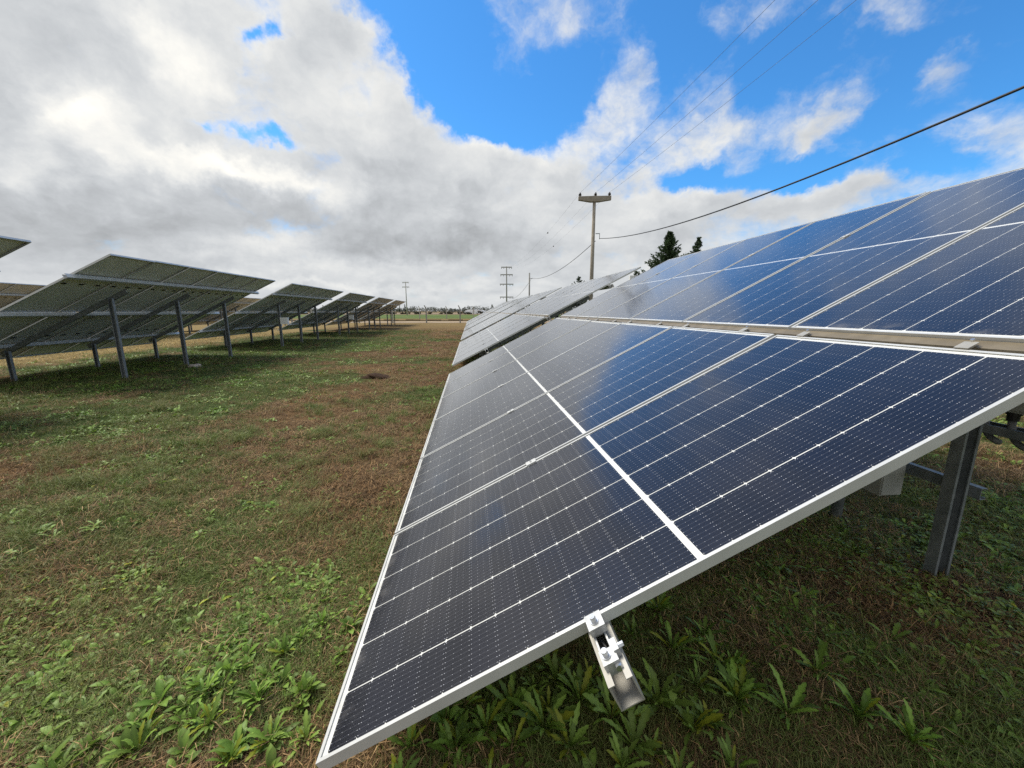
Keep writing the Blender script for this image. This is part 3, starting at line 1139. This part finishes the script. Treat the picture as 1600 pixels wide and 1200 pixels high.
def wire(name, a, b, sag, r, mat, label, group, n=40):
    a, b = Vector(a), Vector(b)
    pts = []
    for i in range(n + 1):
        t = i / n
        p = a.lerp(b, t)
        p.z -= sag * 4 * t * (1 - t)
        pts.append(p)
    o = obj(name, MB().rings(pts, [r] * (n + 1), 6).mesh(name, mat, True))
    tag(o, label, 'wire', group)
    return o, pts


att = POLE + Vector((0.41, 0, 6.15))
wire('power_cable', att, (8.0, -9.0, 6.0), 1.5, 0.020, M['wire'], 'thick black cable sweeping up to the right over the nearest table', 'black bundled cable spans')
wire('power_cable', POLE + Vector((0.16, 0, 6.0)), POLE2 + Vector((0.3, 0, 5.95)), 0.75, 0.019, M['wire'], 'thin black cable sagging from the tall pole to the short pole', 'black bundled cable spans')
wire('power_cable', POLE2 + Vector((0.3, 0, 5.95)), (TW[0] + 0.3, TW[1], 5.0), 1.2, 0.019, M['wire'], 'black cable running on from the short pole to the four-armed pole', 'black bundled cable spans')
cr, sr_ = math.cos(R(-4)), math.sin(R(-4))
order = ('leftmost', 'middle', 'rightmost')
for i, x in enumerate((-0.90, 0.06, 0.92)):
    A = POLE + Vector((x * cr, x * sr_, arm_top + 0.23))
    B = Vector((6.35 + 1.14 * (x + 0.9) + 2.2, -8.0, 9.4))
    wire('conductor_wire', A, B, 0.30, 0.0045, M['conductor'], order[i] + ' of the three thin wires rising from the crossarm of the tall pole', 'thin overhead conductors in front of the tall pole')
    Cc = Vector((TW[0] + (-1.2, 0.0, 1.2)[i], TW[1], 12.3 if i != 1 else 12.6))
    o, pts = wire('conductor_wire', A, Cc, 1.5, 0.0035, M['conductor'], order[i] + ' of the three faint wires running back from the tall pole', 'thin overhead conductors behind the tall pole')
    if i != 1:
        p = pts[6 if i == 0 else 10]
        obj('wire_damper', MB().rings([p + Vector((0, -0.16, -0.02)), p + Vector((0, 0, -0.05)), p + Vector((0, 0.16, -0.02))], [0.03, 0.065, 0.03], 6).mesh('wire_damper', M['insulator'], True), o)

# small white camera on a thin stand behind the second table
wc = obj('security_camera', None)
wc.location = (4.15, 13.6, 0)
tag(wc, 'small white camera on a thin stand behind the second right-hand table', 'camera')
obj('stand', MB().rings([(0, 0, -0.1), (0, 0, 2.62)], [0.025, 0.025], 8).mesh('stand', M['galv']), wc)
obj('camera_body', MB().box(-0.16, 0.12, -0.07, 0.07, 2.62, 2.78).mesh('camera_body', M['white']), wc)
obj('lens_hood', MB().box(-0.02, 0.10, -0.09, -0.071, 2.56, 2.74).mesh('lens_hood', M['dark']), wc)

# ------------------------------------------------------------------ far buildings and trees
hall = obj('storage_hall', None)
hall.location = (-22.6, 235.0, 0)
hall.scale = (0.82, 1.0, 0.85)
tag(hall, 'low white barrel-roofed hall behind a dark hedge on the horizon', 'hall')
mb = MB()
prof = [(-7.6, 0), (-7.4, 1.2), (-6.2, 2.25), (-4.4, 2.8), (0, 3.0), (4.4, 2.8), (6.2, 2.25), (7.4, 1.2), (7.6, 0)]
n = len(prof)
mb.add([(x, 0, z) for x, z in prof] + [(x, 18, z) for x, z in prof], [(i, i + 1, i + 1 + n, i + n) for i in range(n - 1)] + [tuple(range(n))[::-1], tuple(range(n, 2 * n))])
obj('roof', fix_normals(mb.mesh('roof', M['sheet'])), hall)
for x in (-5.4, -2.7, 0, 2.7, 5.4):
    obj('roof_rib', MB().box(x - 0.08, x + 0.08, -0.06, 0.0, 0, 2.3 if abs(x) > 4 else 2.75).mesh('roof_rib', M['alu']), hall)


def leaf_cards(mb, tint, c, rad, n, size, shade=(0.7, 1.25)):
    """many small leaf-sized faces spread through an ellipsoid"""
    for _ in range(n):
        d = rng.normal(size=3)
        d /= np.linalg.norm(d) + 1e-9
        p = Vector(c) + Vector(d * np.array(rad) * (rng.random() ** 0.45))
        q = Euler(tuple(rng.uniform(-3.14, 3.14, 3))).to_matrix()
        s = size * rng.uniform(0.6, 1.3)
        o = len(mb.v)
        mb.v += [tuple(p + q @ Vector(v)) for v in ((-s, 0, 0), (0, -s * 0.45, 0.1 * s), (s, 0, 0), (0, s * 0.45, 0.1 * s))]
        mb.f.append((o, o + 1, o + 2, o + 3))
        t = rng.uniform(*shade)
        tint += [(t, t, t, 1)] * 4


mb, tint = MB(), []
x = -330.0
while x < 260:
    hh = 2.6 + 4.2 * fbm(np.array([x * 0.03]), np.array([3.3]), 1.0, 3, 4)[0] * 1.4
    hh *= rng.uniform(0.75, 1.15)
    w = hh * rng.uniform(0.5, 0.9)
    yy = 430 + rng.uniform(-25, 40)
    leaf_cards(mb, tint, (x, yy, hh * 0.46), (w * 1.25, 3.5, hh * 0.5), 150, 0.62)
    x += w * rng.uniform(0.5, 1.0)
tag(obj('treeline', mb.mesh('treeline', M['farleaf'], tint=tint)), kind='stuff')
mb, tint = MB(), []
x = -120.0
while x < 60:
    hh = rng.uniform(0.5, 1.5)
    leaf_cards(mb, tint, (x, 205 + rng.uniform(-6, 6), hh * 0.5), (hh * 1.6, 1.5, hh * 0.5), 40, 0.6)
    x += rng.uniform(1.2, 5.5)
tag(obj('far_hedge', mb.mesh('far_hedge', M['hedge'], tint=tint)), kind='stuff')


def conifer(x, y, h, wid, lean, label, dens=1.0, seed=1, group='dark conifers beyond the panels'):
    r = random.Random(seed)
    e = obj('conifer_tree', None)
    e.location = (x, y, 0)
    tag(e, label, 'tree', group)
    def axis(t):
        return Vector((lean * t * t, 0.1 * math.sin(3 * t), h * t))
    obj('trunk', MB().rings([axis(i / 8) for i in range(9)], [0.028 * h * (1 - i / 8.4) * 0.55 for i in range(9)], 8).mesh('trunk', M['bark'], True), e)
    mb, tint = MB(), []
    nb = int(110 * dens)
    for k in range(nb):
        t = 0.10 + 0.88 * (k / nb) ** 0.85
        L = wid * (1 - t) ** 1.25 * r.uniform(0.5, 1.3) + 0.10
        L = min(L, 3.3)
        a = r.uniform(0, 2 * math.pi)
        c0 = axis(t)
        up = r.uniform(-0.05, 0.45) + 0.5 * t * t
        d = Vector((math.cos(a), math.sin(a), up)).normalized()
        shade = r.uniform(0.65, 1.35)
        m = max(4, int(L / (h * 0.022)))
        for i in range(m):
            f = (i + 0.6) / m
            p = c0 + d * (L * f) + Vector((0, 0, -0.10 * L * f * (1 - f) * 3))
            w = h * 0.020 * (1.35 - f) * (1.15 - 0.75 * t)
            for _ in range(8):
                o = len(mb.v)
                off = Vector((r.gauss(0, w), r.gauss(0, w), r.gauss(0, w * 0.55)))
                q = (d + Vector((r.gauss(0, .45), r.gauss(0, .45), r.gauss(0.1, .35)))).normalized()
                sd_ = q.cross(Vector((r.gauss(0, 1), r.gauss(0, 1), r.gauss(0, 1)))).normalized()
                ln = h * r.uniform(0.016, 0.036) * (1.15 - 0.5 * t)
                b = p + off
                mb.v += [tuple(b - sd_ * ln * 0.28), tuple(b + q * ln * 0.5 - sd_ * ln * 0.24), tuple(b + q * ln * 1.2), tuple(b + q * ln * 0.4 + sd_ * ln * 0.24)]
                mb.f.append((o, o + 1, o + 2, o + 3))
                s_ = shade * r.uniform(0.8, 1.2)
                tint += [(s_, s_, s_, 1)] * 4
    obj('crown', mb.mesh('crown', M['needle'], tint=tint), e)
    return e


conifer(15.6, 40.0, 9.3, 6.2, -0.1, 'large dark conifer with ragged spire rising behind the nearest table', 3.4, 3)
conifer(20.8, 46.0, 9.9, 4.2, 0.3, 'slim conifer tip just right of the large conifer', 1.2, 5)
conifer(8.1, 48.0, 5.7, 4.5, 0.0, 'small conifer top left of the tall concrete pole', 1.0, 8)
conifer(13.0, 42.0, 5.7, 4.0, 0.0, 'small conifer top showing by the white camera', 1.0, 9)
conifer(32.5, 33.0, 10.9, 0.9, 0.2, 'tiny treetop peeping over the top edge of the nearest table', 0.8, 12)
conifer(-5.0, 95.0, 3.2, 0.7, 0.2, 'tiny dark shrub tip beside the end of the right row', 0.7, 14)
conifer(-104, 365.0, 7.0, 2.6, 0.0, 'distant dark pointed tree left of two on the horizon', 0.9, 15, 'pointed trees on the horizon')
conifer(-101, 372.0, 8.2, 2.8, 0.0, 'distant dark pointed tree, taller right one of two on the horizon', 0.9, 16, 'pointed trees on the horizon')

# ------------------------------------------------------------------ stone and molehill
def lump(name, mat, sx, sy, sz, seed, sub=3):
    import bmesh
    bm = bmesh.new()
    bmesh.ops.create_icosphere(bm, subdivisions=sub, radius=1.0)
    r_ = random.Random(seed)
    ph = [r_.uniform(0, 6) for _ in range(6)]
    for v in bm.verts:
        c = v.co
        k = 1 + 0.16 * math.sin(c.x * 3.1 + ph[0]) + 0.13 * math.sin(c.y * 4.3 + ph[1]) + 0.10 * math.sin(c.z * 5 + ph[2] + c.x * 4) + 0.05 * math.sin(c.x * 13 + c.y * 11 + ph[3])
        v.co = Vector((c.x * sx * k, c.y * sy * k, c.z * sz * k))
    me = bpy.data.meshes.new(name)
    bm.to_mesh(me)
    bm.free()
    me.materials.append(mat)
    return me


o = obj('stone', lump('stone', M['stone'], 0.17, 0.11, 0.07, 2), None, (-9.15, 11.05, 0.04))
tag(o, 'pale stone lying in the shaded grass by the posts of the left table', 'stone')
o = obj('molehill', lump('molehill', M['mound'], 0.30, 0.20, 0.10, 5, 4), None, (-3.30, 9.35, 0.0))
tag(o, 'small mound of dark dug soil on the dry lawn', 'molehill')

# ------------------------------------------------------------------ plants
def blade(mb, tint, base, ang, length, width, lift, curve, shade):
    d = Vector((math.cos(ang), math.sin(ang), 0))
    s = Vector((-d.y, d.x, 0)) * width
    p0 = Vector(base)
    p1 = p0 + d * (length * 0.5 * math.cos(lift)) + Vector((0, 0, length * 0.5 * math.sin(lift)))
    l2 = lift - curve
    p2 = p1 + d * (length * 0.5 * math.cos(l2)) + Vector((0, 0, length * 0.5 * math.sin(l2)))
    o = len(mb.v)
    mb.v += [tuple(p0 - s), tuple(p0 + s), tuple(p1 + s * 0.8), tuple(p1 - s * 0.8), tuple(p2)]
    mb.f += [(o, o + 1, o + 2, o + 3), (o + 3, o + 2, o + 4)]
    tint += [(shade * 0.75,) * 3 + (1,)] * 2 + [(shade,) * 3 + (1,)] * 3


def tuft(kind, seed):
    r = random.Random(seed)
    mb, tint = MB(), []
    if kind == 'dry':
        for _ in range(26):
            blade(mb, tint, (r.gauss(0, 0.035), r.gauss(0, 0.035), r.uniform(-0.004, 0.012)), r.uniform(0, 6.28), r.uniform(0.03, 0.10),
                  r.uniform(0.0009, 0.0020), r.uniform(0.0, 0.9), r.uniform(0.1, 1.2), r.choice((0.3, 0.5, 0.75, 1.0, 1.25, 1.75)))
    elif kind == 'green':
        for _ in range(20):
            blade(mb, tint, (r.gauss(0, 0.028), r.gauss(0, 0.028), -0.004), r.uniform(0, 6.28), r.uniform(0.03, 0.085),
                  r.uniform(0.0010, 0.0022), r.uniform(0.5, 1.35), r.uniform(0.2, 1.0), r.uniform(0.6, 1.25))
    elif kind == 'long':
        for _ in range(42):
            blade(mb, tint, (r.gauss(0, 0.035), r.gauss(0, 0.035), -0.004), r.uniform(0, 6.28), r.uniform(0.12, 0.30),
                  r.uniform(0.0013, 0.0026), r.uniform(0.55, 1.3), r.uniform(0.5, 1.5), r.uniform(0.7, 1.35))
    elif kind == 'leafy':
        for _ in range(11):
            leaf(mb, tint, r, r.uniform(0, 6.28), r.uniform(0.025, 0.055), r.uniform(0.006, 0.011), r.uniform(0.1, 0.9), 0.1, (r.gauss(0, 0.03), r.gauss(0, 0.03), 0))
    return mb.mesh(kind + '_tuft', M['dry' if kind == 'dry' else ('weed' if kind == 'leafy' else 'grass')], tint=tint)


def leaf(mb, tint, r, ang, length, width, lift, lobes, base=(0, 0, 0), bend=0.7):
    """leaf blade: a strip folded along the midrib, oval when lobes is small, toothed when large, arching over"""
    d = Vector((math.cos(ang), math.sin(ang), 0))
    s = Vector((-d.y, d.x, 0))
    n = 12 if lobes > 0.2 else 6
    p = Vector(base)
    o = len(mb.v)
    sh = r.uniform(0.65, 1.3)
    yel = r.random() < 0.05
    for i in range(n + 1):
        t = i / n
        a = lift - bend * t * t
        if i:
            p = p + (d * math.cos(a) + Vector((0, 0, math.sin(a)))) * (length / n)
        if lobes > 0.2:
            w = width * (0.30 + 0.9 * t ** 0.8) * (1 if t < 0.8 else (1.0 - t) / 0.2 * 0.9 + 0.1)
            w *= 1 + lobes * (1 if i % 2 else -1) * r.uniform(0.7, 1.1)
        else:
            w = width * (0.16 + 0.95 * math.sin(math.pi * t ** 1.25) ** 0.8)
        if i == n:
            w = width * 0.06
        up = Vector((0, 0, 0.22 * w))
        q = r.uniform(-0.10, 0.10) * w
        mb.v += [tuple(p + s * w + up + d * q), tuple(p), tuple(p - s * w + up - d * q)]
        col = (1.7 * sh, 1.2 * sh, 0.6 * sh, 1) if yel else (sh, sh, sh, 1)
        mid = tuple(c * 1.3 for c in col[:3]) + (1,)
        tint += [col, mid, col]
        if i:
            b = o + 3 * (i - 1)
            mb.f += [(b, b + 1, b + 4, b + 3), (b + 1, b + 2, b + 5, b + 4)]


def leaf_mesh(seed, length, width, lobes, lift):
    r = random.Random(seed)
    mb, tint = MB(), []
    leaf(mb, tint, r, 0.0, length, width, lift, lobes)
    return mb.mesh('leaf', M['weed'], smooth=True, tint=tint)


LIB = bpy.data.collections.new('scatter_sources')


def lib_collection(name, meshes):
    c = bpy.data.collections.new(name)
    for i, me in enumerate(meshes):
        o = bpy.data.objects.new('%s_%02d' % (name, i), me)
        c.objects.link(o)
    return c


def scatter(name, coll, pts, rot, scl, idx_):
    me = bpy.data.meshes.new(name)
    me.vertices.add(len(pts))
    me.vertices.foreach_set('co', np.asarray(pts, dtype=np.float32).ravel())
    a = me.attributes.new('rot', 'FLOAT_VECTOR', 'POINT'); a.data.foreach_set('vector', np.asarray(rot, dtype=np.float32).ravel())
    a = me.attributes.new('scl', 'FLOAT', 'POINT'); a.data.foreach_set('value', np.asarray(scl, dtype=np.float32))
    a = me.attributes.new('pick', 'INT', 'POINT'); a.data.foreach_set('value', np.asarray(idx_, dtype=np.int32))
    o = obj(name, me)
    ng = bpy.data.node_groups.new(name + '_nodes', 'GeometryNodeTree')
    ng.interface.new_socket('Geometry', in_out='INPUT', socket_type='NodeSocketGeometry')
    ng.interface.new_socket('Geometry', in_out='OUTPUT', socket_type='NodeSocketGeometry')
    gi, go = ng.nodes.new('NodeGroupInput'), ng.nodes.new('NodeGroupOutput')
    ci = ng.nodes.new('GeometryNodeCollectionInfo')
    ci.inputs['Collection'].default_value = coll
    ci.inputs['Separate Children'].default_value = True
    ci.inputs['Reset Children'].default_value = True
    ip = ng.nodes.new('GeometryNodeInstanceOnPoints')
    ip.inputs['Pick Instance'].default_value = True
    L = ng.links.new
    L(gi.outputs[0], ip.inputs['Points'])
    L(ci.outputs[0], ip.inputs['Instance'])
    for nm, tp, sock in (('rot', 'FLOAT_VECTOR', 'Rotation'), ('scl', 'FLOAT', 'Scale'), ('pick', 'INT', 'Instance Index')):
        na = ng.nodes.new('GeometryNodeInputNamedAttribute')
        na.data_type = tp
        na.inputs['Name'].default_value = nm
        L(na.outputs[0], ip.inputs[sock])
    L(ip.outputs[0], go.inputs[0])
    md = o.modifiers.new('scatter', 'NODES')
    md.node_group = ng
    return tag(o, kind='stuff')


def cloud_points(n, r0, r1, az=68):
    lr = rng.uniform(math.log(r0), math.log(r1), n)
    r_ = np.exp(lr)
    a = np.radians(rng.uniform(-az, az, n))
    return r_ * np.sin(a), r_ * np.cos(a), r_


def upright(n):
    return np.stack([rng.normal(0, 0.12, n), rng.normal(0, 0.12, n), rng.uniform(0, 6.283, n)], -1)


c_dry = lib_collection('dry_tufts', [tuft('dry', 100 + i) for i in range(8)])
c_green = lib_collection('green_tufts', [tuft('green', 200 + i) for i in range(8)])
c_long = lib_collection('long_tufts', [tuft('long', 300 + i) for i in range(5)])
c_leafy = lib_collection('leafy_tufts', [tuft('leafy', 400 + i) for i in range(6)])

x, y, r_ = cloud_points(80000, 0.9, 34.0)
g, b = greenness(x, y), soil_bare(x, y)
u = rng.random(len(x))
keep = (u > (g * 0.85)) & (rng.random(len(x)) > b * 0.85)
xs, ys, rs = x[keep], y[keep], r_[keep]
scatter('dry_grass', c_dry, np.stack([xs, ys, ground_z(xs, ys)], -1), upright(len(xs)),
        (0.75 + 0.055 * rs) * rng.uniform(0.6, 1.3, len(xs)) * (0.55 + 0.95 * fbm(xs, ys, 3.0, 3, 91)), rng.integers(0, 8, len(xs)))
x, y, r_ = cloud_points(75000, 0.9, 34.0)
g, b = greenness(x, y), soil_bare(x, y)
keep = (rng.random(len(x)) < np.clip(g * 1.25 - 0.02, 0.10, 1)) & (rng.random(len(x)) > b)
xs, ys, rs = x[keep], y[keep], r_[keep]
scatter('green_grass', c_green, np.stack([xs, ys, ground_z(xs, ys)], -1), upright(len(xs)),
        (0.75 + 0.05 * rs) * rng.uniform(0.6, 1.35, len(xs)) * (0.5 + 1.05 * fbm(xs, ys, 2.2, 3, 93)), rng.integers(0, 8, len(xs)))
x, y, r_ = cloud_points(45000, 0.9, 22.0)
g = greenness(x, y)
patch = 0.9 * bell(x, y, -1.55, 1.75, 0.75, 0.55) + 0.7 * bell(x, y, -2.1, 1.25, 0.9, 0.4) + 0.6 * sstep(x + 0.105 * y, -0.3, 0.3)
keep = rng.random(len(x)) < 0.05 + 0.8 * np.clip(sstep(g, 0.35, 0.9) + patch, 0, 1) * sstep(fbm(x, y, 1.6, 3, 51), 0.42, 0.60)
xs, ys, rs = x[keep], y[keep], r_[keep]
scatter('ground_cover', c_leafy, np.stack([xs, ys, ground_z(xs, ys)], -1), upright(len(xs)),
        (0.8 + 0.05 * rs) * rng.uniform(0.7, 1.4, len(xs)), rng.integers(0, 6, len(xs)))
# longer fine grass in the pale green patch left of centre
xs, ys, ss = [], [], []
for cx, cy, sx, sy, nt in ((-3.5, 3.55, 0.65, 0.5, 16), (-2.9, 4.7, 0.9, 0.7, 12), (-4.3, 4.6, 1.6, 1.6, 14), (-2.2, 6.5, 1.4, 1.6, 9), (-3.0, 2.6, 1.2, 0.5, 5)):
    for _ in range(nt):                            # tussocks, each a handful of tufts
        px_, py_, big = rng.normal(cx, sx), rng.normal(cy, sy), rng.uniform(0.5, 1.0)
        k = rng.integers(7, 20)
        xs.append(px_ + rng.normal(0, 0.20 * big, k)); ys.append(py_ + rng.normal(0, 0.15 * big, k)); ss.append(big * rng.uniform(0.45, 1.0, k))
x, y, sc_ = np.concatenate(xs), np.concatenate(ys), np.concatenate(ss)
scatter('long_grass', c_long, np.stack([x, y, ground_z(x, y)], -1), upright(len(x)), sc_, rng.integers(0, 5, len(x)))

# single weeds: each a plant of its own; the nearest ones with each leaf a part
OVAL = [leaf_mesh(500 + i, 1.0, 0.115 + 0.02 * (i % 3), 0.05, 0.45 + 0.12 * (i % 3)) for i in range(6)]
TOOTH = [leaf_mesh(520 + i, 1.0, 0.062 + 0.012 * (i % 3), 0.24 + 0.05 * (i % 2), 0.55 + 0.15 * (i % 3)) for i in range(6)]


def rosette_mesh(seed, lob):
    r = random.Random(seed)
    mb, tint = MB(), []
    for k in range(r.randint(11, 17)):
        leaf(mb, tint, r, k * 2.4 + r.uniform(-0.3, 0.3), r.uniform(0.5, 1.1), r.uniform(0.10, 0.145) if lob < 0.2 else r.uniform(0.055, 0.08), r.uniform(0.05, 0.75), lob)
    return mb.mesh('rosette', M['weed'], smooth=True, tint=tint)


ROS_OVAL = [rosette_mesh(600 + i, 0.05) for i in range(6)]
ROS_TOOTH = [rosette_mesh(620 + i, 0.27) for i in range(6)]
spots = []            # (x, y, radius)


def px_ground(px, py):
    cp, sp_ = math.cos(R(10.671)), math.sin(R(10.671))
    a, b_ = (px - 800) / 605.0, (py - 600) / 605.0
    d = Vector((a, cp - b_ * sp_, -b_ * cp - sp_))
    return d * (EYE / -d.z)


#WEEDS-BEGIN
SEEN = [(230, 950, .13), (300, 975, .12), (340, 990, .13), (285, 1035, .14), (400, 1005, .15), (445, 1030, .14), (560, 955, .13), (548, 990, .13),
        (480, 1090, .13), (405, 1105, .15), (250, 1105, .14), (330, 1140, .15), (425, 1165, .15), (85, 1120, .14), (60, 1165, .15), (150, 1150, .15),
        (480, 1165, .14), (215, 1010, .12), (360, 1055, .12), (375, 825, .13), (85, 840, .16), (600, 700, .10), (640, 705, .10), (530, 690, .12),
        (470, 720, .10), (600, 735, .10), (615, 780, .11), (590, 900, .10), (575, 925, .11), (565, 870, .1), (455, 860, .1), (175, 905, .12), (250, 930, .11),
        (190, 1060, .13), (120, 1010, .13), (310, 1080, .12), (375, 1180, .13), (290, 1185, .13), (200, 1185, .13), (30, 1100, .13),
        (800, 1120, .17), (850, 1150, .16), (760, 1150, .16), (905, 1105, .15), (870, 1075, .14), (955, 1130, .16), (1030, 1110, .16), (1060, 955, .13),
        (1000, 935, .13), (1100, 1000, .14), (1150, 925, .13), (1220, 890, .13), (1250, 1020, .15), (1300, 1055, .16), (1390, 1010, .14), (1080, 1150, .16),
        (1150, 1100, .15), (1230, 1120, .16), (1340, 1130, .16), (1120, 1040, .13), (1180, 985, .13), (1280, 960, .12), (720, 1175, .15), (640, 1180, .13),
        (890, 1180, .15), (990, 1175, .15), (1420, 1080, .14), (1050, 1020, .13), (1300, 900, .12), (1210, 845, .11), (1130, 880, .12), (1460, 1000, .12),
        (595, 515, .22), (585, 615, .18), (625, 600, .15), (640, 575, .14), (560, 640, .13), (655, 630, .12), (500, 600, .14)]
#WEEDS-END
for px, py, rad in SEEN:
    p = px_ground(px, py)
    inside = p.x + 0.105 * p.y > -0.4
    spots.append((p.x, p.y, rad * (1.1 if inside else 0.66)))
    for _ in range(2 if inside else 3):            # weeds grow in company
        a = rng.uniform(0, 6.28)
        d = rng.uniform(0.8, 1.6) * rad
        spots.append((p.x + d * math.cos(a), p.y + d * math.sin(a), rad * rng.uniform(0.4, 0.65) * (1.5 if inside else 1.0)))
n_extra = 0
while n_extra < 75:
    rr = math.exp(rng.uniform(math.log(1.8), math.log(13)))
    a = rng.uniform(-0.95, 0.95)
    x, y = rr * math.sin(a), rr * math.cos(a)
    gg = float(greenness(np.array([x]), np.array([y]))[0])
    cl_ = float(fbm(np.array([x]), np.array([y]), 0.9, 3, 63)[0])
    if cl_ + 0.25 * gg < 0.55:
        continue
    spots.append((x, y, rng.uniform(0.05, 0.10)))
    n_extra += 1
spots.sort(key=lambda q: q[0] ** 2 + q[1] ** 2)
for k, (x, y, rad) in enumerate(spots):
    z = float(ground_z(np.array([x]), np.array([y]))[0])
    inside = x + 0.105 * y > -0.4
    where = 'in the shade under the nearest solar table' if inside else ('on the lawn left of the nearest table corner' if y < 3.2 else 'out on the dry lawn')
    rad = rad if rad <= 0.10 else rad * rng.uniform(0.75, 1.0)
    tooth = rad > 0.095 or random.random() < (0.7 if inside else 0.3)
    kind_ = 'narrow toothed leaves' if tooth else 'broad oval leaves'
    size_ = 'large' if rad > 0.10 else 'small'
    if k < 110:
        e = obj('weed_plant', None)
        lib = TOOTH if tooth else OVAL
        for j in range(random.randint(14, 20) if tooth else random.randint(11, 17)):
            lf = obj('leaf', random.choice(lib), e, (0, 0, 0.08 + 0.06 * random.random()), (random.uniform(-0.25, 0.25), random.uniform(-0.65, 0.10), j * 2.4 + random.uniform(-0.35, 0.35)))
            s = random.uniform(0.5, 1.15)
            lf.scale = (s, s * random.uniform(0.85, 1.2), s)
    else:
        e = obj('weed_plant', random.choice(ROS_TOOTH if tooth else ROS_OVAL))
    e.location = (x, y, z)
    e.rotation_euler = (0, 0, random.uniform(0, 6.28))
    e.scale = (rad, rad, rad)
    tag(e, size_ + ' green weed with ' + kind_ + ' ' + where, 'weed', size_ + ' weeds with ' + kind_ + ' ' + where)
